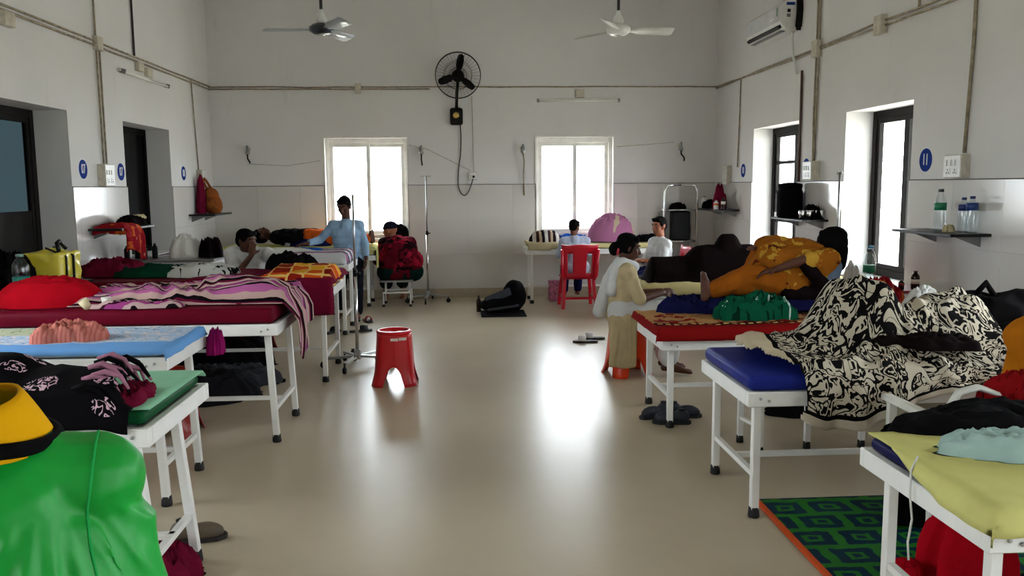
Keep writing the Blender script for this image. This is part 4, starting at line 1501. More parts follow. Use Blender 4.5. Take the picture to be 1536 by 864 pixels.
G1 = (24, 122, 84)
bottle('tall clear water bottle with green band on the near right shelf', 3.52, 6.02, 1.24, 0.042, 0.31, G1, (28, 40, 44), lz=(0.50, 0.68))
bottle('blue labelled bottle on the near right shelf, left of the pair', 3.60, 5.86, 1.24, 0.036, 0.25, (28, 46, 110), (28, 46, 110), lz=(0.62, 0.80))
bottle('blue labelled bottle on the near right shelf, right of the pair', 3.60, 5.76, 1.24, 0.040, 0.26, (24, 56, 122), (24, 50, 110), lz=(0.62, 0.82))
heap('snack', 'cream_cloth', (3.52, 5.90), 1.241, 0.05, 0.03, 0.05, 'small yellow and brown packet beside the water bottles', 'packet', seed=2)
M_DKB = plain('brown_glass', (40, 16, 14), 0.15)
# locker with red top
lk = thing('bedside_locker', 'white bedside locker with red top on the right', 'locker', (3.28, 6.38, 0))
MB().box((3.02, 6.16, 0.06), (3.54, 6.60, 0.765)).build('body', M_PAINTW, lk, 0.006)
MB().box((3.005, 6.145, 0.765), (3.555, 6.615, 0.785)).build('top', plain('red_laminate', (140, 20, 24), 0.35), lk, 0.004)
dr = MB().box((3.04, 6.150, 0.10), (3.52, 6.161, 0.55)).build('door', M_PAINTW, lk, 0.003)
MB().bar((3.10, 6.14, 0.33), (3.10, 6.14, 0.42), 0.012, 0.012).build('handle', M_STEEL, dr)
MB().box((3.04, 6.150, 0.58), (3.52, 6.161, 0.74)).build('drawer', M_PAINTW, lk, 0.003)
for x in (3.05, 3.51):
    for y in (6.19, 6.57):
        MB().lathe([(0.018, 0), (0.018, 0.065)], (x, y, 0), 8).build('leg', M_BLACKP, lk)
bottle('large clear water bottle with green band on the red topped locker', 3.14, 6.30, 0.785, 0.045, 0.31, G1, (40, 50, 54), lz=(0.42, 0.6))
bottle('clear water bottle with blue cap behind the green banded one', 3.24, 6.48, 0.785, 0.042, 0.32, None, (30, 120, 170))
bottle('small red capped medicine bottle on the locker edge', 3.36, 6.22, 0.785, 0.022, 0.075, (150, 30, 30), (60, 16, 16), M_DKB, name='medicine_bottle')
bottle('dark brown medicine bottle at the locker corner', 3.48, 6.24, 0.785, 0.032, 0.14, (214, 206, 196), (20, 18, 18), M_DKB, lz=(0.3, 0.55), name='medicine_bottle')
heap('plastic_bag', 'white_cloth', (3.03, 6.34), 0.785, 0.07, 0.06, 0.20, 'white plastic bag beside the bottles on the locker', 'bag', seed=51, amp=0.3)

# far right corner shelf clutter
sx = 3.5
for i, (y, r, h, lab, cp) in enumerate(((11.10, 0.03, 0.16, (206, 200, 190), (60, 20, 22)), (11.22, 0.035, 0.12, (206, 96, 30), (200, 196, 190)), (11.42, 0.025, 0.20, (226, 224, 220), (226, 224, 220)), (11.78, 0.04, 0.17, (220, 216, 210), (40, 30, 30)))):
    bottle(['small labelled bottle at the near end of the corner shelf', 'orange labelled jar on the corner shelf', 'slim white bottle in the middle of the corner shelf', 'white bottle at the far end of the corner shelf'][i], sx + (-0.06 if i % 2 else 0.0), y, 1.26, r, h, lab, cp, M_DKB if i == 0 else M_WHITEP, name='medicine_bottle')
heap('pouch', 'wine_cloth', (3.52, 11.32), 1.26, 0.10, 0.10, 0.34, 'dark red pouch standing on the corner shelf', 'pouch', seed=52, amp=0.15)
heap('pouch', 'black_cloth', (3.47, 11.62), 1.26, 0.09, 0.14, 0.12, 'dark bag lying on the corner shelf', 'bag', seed=53)

# shelf with the dark pot
pt = thing('cooking_pot', 'dark cloth covered pot on the shelf by the far right window', 'pot', (3.54, 8.90, 1.235))
MB().lathe([(0.12, 0), (0.135, 0.02), (0.135, 0.26), (0.12, 0.30), (0.125, 0.33)], (3.54, 8.92, 1.235), 20).build('body', MATS['black_cloth'], pt)
MB().lathe([(0.13, 0.33), (0.12, 0.36), (0.04, 0.375)], (3.54, 8.92, 1.235), 20).build('lid', MATS['black_cloth'], pt)
for i, y in enumerate((8.40, 8.38, 8.40, 8.38)):
    o = MB().lathe([(0.028, 0), (0.033, 0.09), (0.031, 0.092), (0.026, 0.006)], (3.46 + 0.066 * i, y, 1.235), 14).build('steel_tumbler', M_CHROME)
    tag(o, 'steel tumbler in the short row on the shelf by the dark pot', 'tumbler', 'row of steel tumblers on the shelf')
heap('bag', 'black_cloth', (3.60, 8.50), 1.235, 0.08, 0.17, 0.15, 'black bag behind the steel tumblers', 'bag', seed=54)
o = MB().box((3.45, 9.03, 1.236), (3.56, 9.13, 1.29)).build('carton', M_WHITEP, None, 0.004)
tag(o, 'small white carton at the far end of the pot shelf', 'carton')

# left shelf: red cloth and papers
drape('cloth', 'red_orange_print', (-3.40, -3.14, 8.10, 8.46), 1.243, (0.0, 0.26, 0.10, 0.0), 'red printed cloth hanging off the left shelf', 'cloth', wr=0.02, wf=7, seed=8, n=(40, 40), fold=0.05, rag=0.4)
heap('clothes', 'dark_brown_cloth', (-3.25, 8.60), 1.241, 0.13, 0.22, 0.09, 'dark folded clothes on the left shelf', 'clothes', seed=55)
heap('clothes', 'cream_cloth', (-3.22, 8.72), 1.30, 0.07, 0.10, 0.04, 'beige paper bundle on the dark folded clothes', 'papers', seed=56)
# orange bag near the far left corner
bg = thing('cloth_bag', 'orange and brown cloth bag leaning on the far left shelf', 'bag', (-3.24, 11.4, 1.27))
m = MB().cap((-3.24, 11.40, 1.36), 0.11, (-3.27, 11.40, 1.52), 0.09)
m.ell((-3.24, 11.40, 1.39), (0.10, 0.15, 0.12))
link('body', remesh(m, 0.012, 4, lambda x, y, z: 0.012 * ridge(x * 12, y * 12, z * 9)), C('rust_cloth', (150, 84, 40), 0.3, scale=14), bg)
MB().tube([(-3.30, 11.34, 1.60), (-3.36, 11.36, 1.72), (-3.40, 11.42, 1.78), (-3.34, 11.46, 1.70), (-3.28, 11.46, 1.60)], 0.016, 8).build('handle', C('rust_cloth', (150, 84, 40)), bg)
heap('pouch', 'wine_cloth', (-3.36, 11.28), 1.27, 0.06, 0.09, 0.50, 'dark maroon bag hanging behind the orange bag', 'bag', seed=57, amp=0.1)
# dark locker at the dim teal window with the yellow bag
dl = thing('bedside_locker', 'dark bedside locker below the dim teal window', 'locker', (-3.18, 6.42, 0))
MB().box((-3.40, 5.98, 0.05), (-2.98, 6.92, 0.86)).build('body', M_DARKF, dl, 0.006)
MB().box((-3.41, 5.96, 0.86), (-2.95, 6.94, 0.885)).build('top', M_SHELF, dl, 0.003)
dd = MB().box((-2.981, 6.0, 0.10), (-2.972, 6.42, 0.82)).build('door', M_DARKF, dl, 0.003)
MB().bar((-2.965, 6.38, 0.45), (-2.965, 6.38, 0.55), 0.012, 0.012).build('handle', M_STEEL, dd)
MB().box((-2.981, 6.46, 0.10), (-2.972, 6.90, 0.82)).build('door', M_DARKF, dl, 0.003)
for x in (-3.38, -3.02):
    for y in (6.02, 6.88):
        MB().lathe([(0.02, 0), (0.02, 0.055)], (x, y, 0), 8).build('leg', M_BLACKP, dl)
bottle('large clear water bottle with teal label on the dark locker', -3.06, 6.05, 0.885, 0.055, 0.27, (40, 140, 130), (120, 160, 150), mat_glass('greenish_bottle', (0.62, 0.76, 0.74, 1), 0.14, 0.06), lz=(0.15, 0.42))
yb_ = thing('travel_bag', 'bright yellow plastic bag with black straps under the dim teal window', 'bag', (-3.08, 6.6, 0.885))
m = MB()
m.box((-3.24, 6.44, 0.89), (-2.97, 6.78, 1.12))
m.ell((-3.10, 6.61, 1.08), (0.13, 0.17, 0.07)).ell((-3.06, 6.74, 0.94), (0.10, 0.08, 0.05))
link('body', remesh(m, 0.012, 6, lambda x, y, z: 0.012 * ridge(x * 7, y * 7, z * 9)), plain('yellow_plastic_bag', (206, 190, 54), 0.35), yb_)
for y in (6.50, 6.62):
    MB().bar((-2.955, y, 0.89), (-2.955, y + 0.01, 1.10), 0.016, 0.012).bar((-2.955, y + .01, 1.10), (-3.10, y + .01, 1.165), 0.016, 0.012).build('strap', M_BLACKP, yb_)
MB().tube([(-3.0, 6.5, 1.14), (-3.02, 6.52, 1.20), (-3.04, 6.6, 1.21), (-3.02, 6.66, 1.15)], 0.016, 8).build('handle', M_BLACKP, yb_)
heap('bag', 'black_cloth', (-3.26, 6.35), 0.885, 0.14, 0.2, 0.26, 'black bag behind the yellow bag', 'bag', seed=58)

# steel topped locker in the far left bay
sl = thing('bedside_locker', 'grey topped bedside locker near the far left bay', 'locker', (-2.95, 8.75, 0))
MB().box((-3.38, 8.45, 0.05), (-2.45, 8.92, 0.88)).build('body', M_PAINTW, sl, 0.006)
MB().box((-3.40, 8.43, 0.88), (-2.42, 8.94, 0.905)).build('top', M_STEEL, sl, 0.004)
MB().box((-3.36, 8.438, 0.1), (-2.92, 8.451, 0.84)).build('door', M_PAINTW, sl, 0.003)
MB().box((-2.90, 8.438, 0.1), (-2.47, 8.451, 0.84)).build('door', M_PAINTW, sl, 0.003)
heap('pillow', 'white_cloth', (-2.78, 8.72), 0.905, 0.17, 0.14, 0.24, 'white cloth bag standing on the grey topped locker', 'bag', seed=60, amp=0.12)
heap('bag', 'dark_brown_cloth', (-2.52, 8.72), 0.905, 0.12, 0.12, 0.22, 'dark bag beside the white cloth bag on the grey locker', 'bag', seed=61, amp=0.2)
for i in range(4):
    bottle('small dark bottle in the cluster on the grey locker', -3.32 + 0.085 * i, 8.62 + 0.05 * (i % 2), 0.905, 0.028, 0.13 + 0.02 * (i % 2), None, (20, 20, 24), M_BLACKP, name='medicine_bottle', group='dark bottles on the grey locker')


# ------------------------------------------------------------------ seats
def plastic_stool(label, x, y, rgb, h=0.44, wb=0.34, wt=0.275, rot=0.0, sticker=False):
    m = plain('plastic_%d_%d_%d' % rgb, rgb, 0.28, var=0.04)
    rt = thing('plastic_stool', label, 'stool', (x, y, 0), 'moulded plastic stools')
    N, rows = 64, 14
    vs, fs = [], []
    sup = lambda t: 1 / ((abs(math.cos(t)) ** 4 + abs(math.sin(t)) ** 4) ** 0.25)
    for i in range(rows + 1):
        f = i / rows
        for j in range(N):
            t = 2 * math.pi * (j + 0.5) / N + math.pi / 4
            dv = abs(((t - math.pi / 4) % (math.pi / 2)) - math.pi / 4) # placeholder for symmetry
            side = ((t + math.pi / 4) % (math.pi / 2)) - math.pi / 4     # angle from face centre
            arch = 0.0
            u = abs(side) / R(24)
            if u < 1:
                arch = 0.16 * math.sqrt(1 - u * u) ** 0.8
            z = arch + (h - 0.02 - arch) * f
            g = z / h
            flare = 0.02 * max(0, 1 - z / 0.12) ** 2
            hw = (wb / 2) * (1 - g) + (wt / 2) * g + flare
            k = sup(t) * (1 - g) + (0.4 * sup(t) + 0.6) * g
            rr = hw * k * (1 + (0.012 if int(j / 2) % 4 == 0 else 0))
            X, Y = rr * math.cos(t), rr * math.sin(t)
            vs.append((x + X * math.cos(rot) - Y * math.sin(rot), y + X * math.sin(rot) + Y * math.cos(rot), z))
    for i in range(rows):
        for j in range(N):
            fs.append((i * N + j, i * N + (j + 1) % N, (i + 1) * N + (j + 1) % N, (i + 1) * N + j))
    b = MB().add(vs, fs, 0, True).build('body', m, rt)
    sd = b.modifiers.new('solid', 'SOLIDIFY')
    sd.thickness = 0.006
    r = wt / 2
    MB().lathe([(r * 1.0, h - 0.03), (r * 1.06, h - 0.015), (r * 1.02, h), (r * 0.86, h), (r * 0.84, h - 0.012), (0.03, h - 0.012), (0.028, h - 0.02)], (x, y, 0), 40).build('seat', m, rt)
    if sticker:
        for (a0, a1, z) in ((-98, -74, h - 0.07), (-72, -48, h - 0.066)):
            vs, fs = [], []
            for k in range(7):
                t = R(a0 + (a1 - a0) * k / 6)
                g = z / h
                rr = ((wb / 2) * (1 - g) + (wt / 2) * g) * ((0.4 * sup(t) + 0.6) * g + sup(t) * (1 - g)) + 0.003
                for zz in (z, z + 0.022):
                    vs.append((x + rr * math.cos(t), y + rr * math.sin(t), zz))
            for k in range(6):
                fs.append((2 * k, 2 * k + 2, 2 * k + 3, 2 * k + 1))
            MB().add(vs, fs, 0, True).build('sticker', plain('sticker_white', (226, 214, 206), 0.5, var=0.3, scale=90), rt)
    return rt


plastic_stool('red plastic stool standing alone in the aisle', -0.552, 6.85, (196, 8, 22), sticker=True)
plastic_stool('orange plastic stool under the seated woman', 1.40, 7.0, (226, 60, 12), rot=0.3)
plastic_stool('red plastic stool tucked between the blue and maroon beds', -1.92, 5.55, (150, 28, 18), h=0.42)
plastic_stool('red plastic stool under the seated man in white', -2.02, 8.33, (150, 14, 24), h=0.40)


def plastic_chair(label, x, y, rot, rgb, seat_h=0.42):
    m = plain('plastic_%d_%d_%d' % rgb, rgb, 0.28, var=0.04)
    rt = thing('plastic_chair', label, 'chair', (x, y, 0), 'red plastic chairs' if rgb[0] > 150 and rgb[1] < 100 else None)
    ca, sa = math.cos(rot), math.sin(rot)

    def T(p):
        return (x + p[0] * ca - p[1] * sa, y + p[0] * sa + p[1] * ca, p[2])
    # local: +y is where the sitter faces, back at -y
    st = MB()
    vs, fs = [], []
    n = 10
    for j in range(n + 1):
        for i in range(n + 1):
            u, v = -0.215 + 0.43 * i / n, -0.20 + 0.42 * j / n
            z = seat_h - 0.018 * (1 - (u / 0.215) ** 2) - 0.02 * max(0, (v - 0.14) / 0.08)
            vs.append(T((u * (1 + 0.04 * j / n), v, z)))
    for j in range(n):
        for i in range(n):
            fs.append((j * (n + 1) + i, j * (n + 1) + i + 1, (j + 1) * (n + 1) + i + 1, (j + 1) * (n + 1) + i))
    o = MB().add(vs, fs, 0, True).build('seat', m, rt)
    o.modifiers.new('s', 'SOLIDIFY').thickness = 0.012
    for sx_ in (-1, 1):
        for (yb, yt) in ((-0.24, -0.17), (0.22, 0.18)):
            MB().bar(T((sx_ * 0.215, yb, 0)), T((sx_ * 0.185, yt, seat_h - 0.01)), 0.045, 0.04).build('leg', m, rt, 0.01, seg=2)
    for sx_ in (-1, 1):
        MB().bar(T((sx_ * 0.205, -0.21, 0.14)), T((sx_ * 0.205, 0.2, 0.14)), 0.018, 0.03).build('stretcher', m, rt)
    MB().bar(T((-0.205, -0.22, 0.14)), T((0.205, -0.22, 0.14)), 0.018, 0.03).build('stretcher', m, rt)
    # backrest: curved sheet with two tall slots
    vs, fs = [], []
    nx, nzr = 20, 12
    for j in range(nzr + 1):
        f = j / nzr
        for i in range(nx + 1):
            u = -1 + 2 * i / nx
            hw = 0.205 + 0.03 * f
            top = 0.43 + 0.025 * (1 - u * u) + 0.03 * abs(u) ** 6
            z = seat_h - 0.03 + top * f
            yy = -0.20 - 0.10 * f + 0.035 * u * u
            vs.append(T((u * hw, yy, z)))
    for j in range(nzr):
        for i in range(nx):
            if i in (3, 4, 5, nx - 6, nx - 5, nx - 4) and 2 <= j <= 8:
                continue
            fs.append((j * (nx + 1) + i, j * (nx + 1) + i + 1, (j + 1) * (nx + 1) + i + 1, (j + 1) * (nx + 1) + i))
    o = MB().add(vs, fs, 0, True).build('backrest', m, rt)
    o.modifiers.new('s', 'SOLIDIFY').thickness = 0.014
    for sx_ in (-1, 1):
        MB().tube([T((sx_ * 0.235, -0.30, seat_h + 0.36)), T((sx_ * 0.225, -0.22, seat_h + 0.02)), T((sx_ * 0.20, -0.18, seat_h - 0.04))], 0.02, 8).build('side_post', m, rt)
    return rt


plastic_chair('red plastic chair under the child facing the far right bed', 1.53, 11.02, R(0), (184, 6, 36))
plastic_chair('red plastic chair behind the man beside the steel rack', 2.50, 10.15, R(90), (184, 6, 36))
# white metal step stool at the far left bed
ws = thing('step_stool', 'low white metal stool under the person in the red shawl', 'stool', (-0.86, 11.35, 0))
for y in (11.28, 11.62):
    MB().tube([(-1.04, y, 0.03), (-1.04, y, 0.19), (-0.68, y, 0.19), (-0.68, y, 0.03)], 0.014, 8).build('frame_loop', M_PAINTW, ws)
    for x in (-1.04, -0.68):
        MB().lathe([(0.019, 0), (0.019, 0.035)], (x, y, 0), 8).build('rubber_foot', M_RUBBER, ws)
for x in (-1.02, -0.70):
    MB().bar((x, 11.45, 0.18), (x, 11.45, 0.33), 0.025, 0.025).bar((x, 11.28, 0.19), (x, 11.62, 0.19), 0.02, 0.02).build('post', M_PAINTW, ws)
MB().box((-1.08, 11.26, 0.33), (-0.64, 11.64, 0.355)).build('seat', M_STEEL, ws, 0.006)
# white bench between the beds on the right
wb_ = thing('step_bench', 'low white metal bench in the shade behind the blue mattress bed', 'bench', (2.1, 5.2, 0))
for (x, y) in ((1.72, 5.02), (1.76, 4.78), (2.08, 4.86), (2.42, 4.86)):
    lo = MB().bar((x, y, 0.03), (x, y, 0.40), 0.032, 0.032).build('leg', M_PAINTW, wb_)
    MB().lathe([(0.024, 0), (0.022, 0.045)], (x, y, 0), 8).build('rubber_foot', M_RUBBER, lo)
MB().bar((1.72, 5.02, 0.16), (1.76, 4.78, 0.16), 0.02, 0.02).build('brace', M_PAINTW, wb_)
MB().bar((2.08, 4.86, 0.15), (2.42, 4.86, 0.15), 0.02, 0.02).build('brace', M_PAINTW, wb_)
MB().box((1.70, 4.76, 0.40), (2.46, 5.06, 0.42)).build('top', M_PAINTW, wb_, 0.004)


# ------------------------------------------------------------------ drip stands
def drip_stand(label, x, y, h, base='five', hook=0.11, knob=None):
    rt = thing('drip_stand', label, 'drip stand', (x, y, 0), 'drip stands')
    MB().tube([(x, y, 0.1), (x, y, h * 0.55)], 0.016, 10).build('pole', M_CHROME, rt)
    MB().tube([(x, y, h * 0.55), (x, y, h)], 0.010, 8).build('inner_pole', M_STEEL, rt)
    MB().lathe([(0.02, 0), (0.02, 0.05)], (x, y, h * 0.55 - 0.02), 10).build('collar', M_BLACKP, rt)
    MB().tube([(x, y, h * 0.55), (x + 0.045, y - 0.01, h * 0.55)], 0.009, 6).build('knob', M_BLACKP, rt)
    for s in (-1, 1):
        MB().tube([(x, y, h), (x + s * hook * 0.8, y, h - 0.005), (x + s * hook, y, h - 0.02), (x + s * hook * 1.02, y, h + 0.012)], 0.005, 6).build('hook', M_CHROME, rt)
    MB().box((x - 0.03, y - 0.03, 0.07), (x + 0.03, y + 0.03, 0.16)).build('hub', M_STEEL, rt, 0.006)
    angs = (185, -5, -105, 60, 120) if base == 'five' else (200, -20, -95, 80)
    for a in angs:
        dx, dy = math.cos(R(a)), math.sin(R(a))
        L = 0.30
        lo = MB().bar((x, y, 0.10), (x + dx * L, y + dy * L, 0.085), 0.035, 0.022).build('base_arm', M_STEEL if a != -105 else M_CHROME, rt, 0.003)
        wx, wy = x + dx * L, y + dy * L
        MB().lathe([(0.008, 0.03), (0.008, 0.09)], (wx, wy, 0), 8).lathe([(0.012, -0.012), (0.030, -0.010), (0.030, 0.010), (0.012, 0.012)], (wx, wy, 0.03), 14, axis=(-dy, dx, 0)).build('caster', M_BLACKP, lo)
    return rt


drip_stand('chrome drip stand beside the red stool in the aisle', -0.935, 7.50, 1.53)
drip_stand('white drip stand by the far wall near the red shawl', -0.46, 11.72, 1.74, 'four', 0.06)
drip_stand('slim drip stand behind the sitting patient on the right', 3.21, 7.02, 1.69, 'four', 0.02)

# ------------------------------------------------------------------ steel rack
rk = thing('instrument_rack', 'chrome tube rack holding a black cylinder, far right corner', 'rack', (3.10, 11.85, 0))
for x in (2.86, 3.32):
    MB().tube([(x, 11.72, 0.03), (x, 11.72, 1.50), (x + (0.04 if x < 3 else -0.04), 11.72, 1.585), (3.09, 11.72, 1.59)], 0.018, 10).build('upright', M_CHROME, rk)
    MB().tube([(x, 12.05, 0.03), (x, 12.05, 1.2)], 0.014, 10).build('upright', M_CHROME, rk)
for z in (0.45, 0.80, 1.24):
    sh = MB()
    sh.tube([(2.86, 11.72, z), (3.32, 11.72, z)], 0.012, 8).tube([(2.86, 12.05, z), (3.32, 12.05, z)], 0.012, 8).tube([(2.86, 11.72, z), (2.86, 12.05, z)], 0.012, 8).tube([(3.32, 11.72, z), (3.32, 12.05, z)], 0.012, 8)
    so = sh.build('shelf_frame', M_CHROME, rk)
    MB().box((2.87, 11.73, z - 0.006), (3.31, 12.04, z + 0.004)).build('shelf_plate', M_STEEL, so)
for x in (2.86, 3.32):
    for y in (11.72, 12.05):
        MB().lathe([(0.022, 0), (0.022, 0.035)], (x, y, 0), 8).build('foot', M_RUBBER, rk)
o = MB().box((3.0, 11.80, 0.806), (3.25, 12.0, 1.22)).build('monitor_case', M_BLACKP, None, 0.02, seg=3)
tag(o, 'black case standing upright inside the chrome rack', 'case')
heap('medicine_pile', 'dark_brown_cloth', (3.09, 11.88), 1.245, 0.11, 0.1, 0.09, 'small dark medicine pile on top of the chrome rack', 'medicine', seed=62)

# ------------------------------------------------------------------ on the floor
bk = thing('backpack', 'black and grey backpack lying on a dark mat by the far wall', 'backpack', (0.5, 10.6, 0.01))
m = MB().cap((0.32, 10.45, 0.12), 0.07, (0.68, 10.72, 0.20), 0.13)
m.ell((0.68, 10.72, 0.20), (0.15, 0.18, 0.20)).ell((0.50, 10.6, 0.10), (0.28, 0.2, 0.09))
link('body', remesh(m, 0.014, 5, lambda x, y, z: 0.01 * ridge(x * 9, y * 9, z * 9)), MATS['black_cloth'], bk)
MB().bar((0.30, 10.42, 0.17), (0.62, 10.55, 0.28), 0.03, 0.10).build('front_pocket', C('grey_nylon', (70, 72, 78)), bk, 0.01)
MB().bar((0.32, 10.36, 0.07), (0.72, 10.46, 0.11), 0.05, 0.03).build('strap', C('grey_nylon', (70, 72, 78)), bk, 0.008)
o = MB().box((0.24, 10.22, 0.0), (0.80, 10.75, 0.012)).build('floor_cloth', C('charcoal_cloth', (34, 34, 38)), None, 0.004)
tag(o, 'dark grey mat under the backpack by the far wall', 'mat')
o = MB().lathe([(0.03, 0), (0.032, 0.14), (0.012, 0.18), (0.012, 0.21)], (0.22, 10.7, 0), 12).build('flask', M_DKB)
tag(o, 'small dark bottle standing beside the backpack', 'bottle')


def shoe(label, x, y, rot, rgb, L=0.26, z=0.0, slide=False, group=None, sole=(16, 16, 18)):
    rt = thing('slipper' if slide else 'shoe', label, 'footwear', (x, y, z), group)
    ca, sa = math.cos(rot), math.sin(rot)
    T = lambda u, v, w: (x + u * ca - v * sa, y + u * sa + v * ca, z + w)
    out = [(-0.5, 0.0), (-0.45, -0.13), (-0.2, -0.14), (0.1, -0.17), (0.35, -0.16), (0.48, -0.07), (0.5, 0.02), (0.45, 0.12), (0.3, 0.17), (0.05, 0.15), (-0.2, 0.12), (-0.42, 0.12)]
    n = len(out)
    vs = [T(a * L, b * L, 0.002) for a, b in out] + [T(a * L, b * L, 0.022) for a, b in out]
    fs = [tuple(reversed(range(n))), tuple(range(n, 2 * n))] + [(i, (i + 1) % n, n + (i + 1) % n, n + i) for i in range(n)]
    MB().add(vs, fs).build('sole', plain('sole_%d_%d_%d' % sole, sole, 0.6), rt)
    m = MB()
    q = Matrix.Rotation(rot, 3, 'Z')
    up_m = plain('upper_%d_%d_%d' % rgb, rgb, 0.55)
    if slide:
        vs, fs = [], []
        for i in range(3):
            u = (-0.02 + 0.15 * i) * L
            for j in range(9):
                t = math.pi * j / 8
                vs.append(T(u, -0.16 * L * math.cos(t), 0.02 + 0.055 * math.sin(t)))
        for i in range(2):
            for j in range(8):
                fs.append((i * 9 + j, i * 9 + j + 1, (i + 1) * 9 + j + 1, (i + 1) * 9 + j))
        o = MB().add(vs, fs, 0, True).build('strap', up_m, rt)
        o.modifiers.new('s', 'SOLIDIFY').thickness = 0.008
    else:
        m.ell(T(0.12 * L, 0, 0.035), (0.34 * L, 0.15 * L, 0.05), rot=q).ell(T(-0.25 * L, 0, 0.05), (0.22 * L, 0.12 * L, 0.055), rot=q)
        me = remesh(m, 0.008, 3)
        link('upper', me, up_m, rt)
        MB().lathe([(0.10 * L, 0), (0.10 * L, 0.006)], T(-0.25 * L, 0, 0.10), 12).build('opening', M_BLACKP, rt)
    return rt


shoe('black slide with white band beside the woman, nearer one', 1.26, 8.45, R(175), (220, 220, 222), slide=True, group='slides by the woman')
shoe('black slide with white band beside the woman, farther one', 1.36, 8.62, R(172), (210, 210, 214), slide=True, group='slides by the woman')
shoe('navy canvas shoe under the red blanket bed, left one', 1.33, 5.62, R(200), (24, 26, 40))
shoe('navy canvas shoe under the red blanket bed, right one', 1.52, 5.62, R(-10), (24, 26, 40))
shoe('navy canvas shoe under the red blanket bed, nearest one', 1.40, 5.46, R(170), (22, 24, 36))
shoe('brown shoe beside the wine red cloth on the floor', -1.22, 3.78, R(10), (84, 72, 56), sole=(30, 26, 24))
shoe('black sandal near the drip stand, nearer one', -1.12, 9.35, R(20), (20, 18, 20), slide=True, group='sandals')
shoe('black sandal under the pastel striped bed', -1.42, 9.30, R(60), (20, 18, 20), slide=True, group='sandals')
shoe('small dark shoe beside the drip stand base', -1.02, 7.85, R(100), (18, 16, 16), 0.2)
# bags under the beds
heap('bag', 'charcoal_cloth', (-1.95, 6.45), 0.0, 0.42, 0.24, 0.22, 'dark bag under the third left bed', 'bag', seed=70, amp=0.2)
heap('tarpaulin', 'grey_nylon', (-2.0, 6.95), 0.0, 0.5, 0.25, 0.16, 'grey blue tarpaulin bundle behind the dark bag', 'bundle', seed=71)
heap('bag', 'black_cloth', (-2.2, 7.6), 0.0, 0.5, 0.25, 0.35, 'black bag under the fourth left bed', 'bag', seed=72, amp=0.15)
heap('bag', 'black_cloth', (2.25, 3.75), 0.006, 0.26, 0.18, 0.28, 'black bag on the green mat under the nearest right bed', 'bag', seed=73, amp=0.15)
heap('cloth', 'red_fleece', (2.02, 3.12), 0.006, 0.2, 0.15, 0.33, 'red cloth bundle under the nearest right bed', 'bundle', seed=74, amp=0.12)
heap('cloth', 'red_fleece', (1.76, 3.12), 0.006, 0.08, 0.07, 0.10, 'small red cloth ball on the green mat', 'cloth', seed=75, amp=0.12)
heap('bag', 'black_cloth', (2.6, 5.7), 0.0, 0.4, 0.25, 0.33, 'black bag under the red blanket bed', 'bag', seed=76, amp=0.15)
o = MB().box((1.22, 11.55, 0.0), (1.42, 11.75, 0.28)).build('gift_bag', plain('pink_print_bag', (206, 120, 160), 0.5, var=0.5, scale=22), None, 0.01)
tag(o, 'pink and white bag under the far right bed', 'bag')
heap('bag', 'black_cloth', (-0.88, YF + 0.04), 0.872, 0.16, 0.08, 0.20, 'black bag on the sill of the left window', 'bag', seed=77)
pk = thing('bag', 'black bag with triangular handle at the head of the black and white bed', 'bag', (2.95, 4.30, 0.71))
m = MB().ell((2.95, 4.30, 0.85), (0.30, 0.2, 0.15)).ell((2.72, 4.40, 0.95), (0.18, 0.09, 0.055)).ell((3.05, 4.3, 0.88), (0.24, 0.2, 0.14)).ell((2.80, 4.05, 0.79), (0.14, 0.14, 0.09))
link('body', remesh(m, 0.014, 5, lambda x, y, z: 0.018 * ridge(x * 8, y * 8, z * 8)), MATS['black_cloth'], pk)
MB().tube([(2.74, 4.35, 0.97), (2.82, 4.35, 1.06), (2.89, 4.35, 0.96)], 0.018, 8).build('handle', MATS['black_cloth'], pk)
heap('pillow', 'white_cloth', (2.56, 4.50), 0.712, 0.14, 0.07, 0.32, 'white pillow behind the black bag', 'pillow', seed=78, amp=0.08)
# white hoop-backed chair between the two nearest right beds
wc = thing('plastic_chair', 'white plastic chair squeezed between the two nearest right beds', 'chair', (2.1, 3.4, 0))
WP = plain('chair_white', (206, 206, 198), 0.35)
MB().box((1.94, 3.28, 0.40), (2.36, 3.68, 0.425)).build('seat', WP, wc, 0.01)
for x in (1.97, 2.33):
    for y in (3.31, 3.65):
        MB().bar((x, y, 0), (x, y, 0.41), 0.04, 0.04).build('leg', WP, wc, 0.006)
MB().bar((1.96, 3.72, 0.615), (1.97, 3.34, 0.615), 0.055, 0.03).build('arm_rest', WP, wc, 0.008)
MB().bar((1.96, 3.66, 0.60), (1.96, 3.66, 0.40), 0.035, 0.03).build('arm_post', WP, wc)
MB().bar((1.97, 3.36, 0.60), (1.97, 3.36, 0.40), 0.035, 0.03).build('arm_post', WP, wc)
MB().tube([(1.97, 3.22, 0.60), (1.97, 3.22, 0.70), (2.0, 3.22, 0.755), (2.08, 3.22, 0.775), (2.18, 3.22, 0.74), (2.24, 3.22, 0.70)], 0.026, 8, flat=0.5).build('back_hoop', WP, wc)
# drawstring hanging off the yellow sheet
dsr = thing('drawstring', 'white string hanging from the yellow sheet', 'string', (1.47, 2.62, 0.66))
MB().tube([(1.50, 2.62, 0.70), (1.468, 2.60, 0.66), (1.462, 2.59, 0.58), (1.468, 2.58, 0.50), (1.46, 2.585, 0.42), (1.463, 2.58, 0.36)], 0.004, 6).build('string', MATS['white_cloth'], dsr)
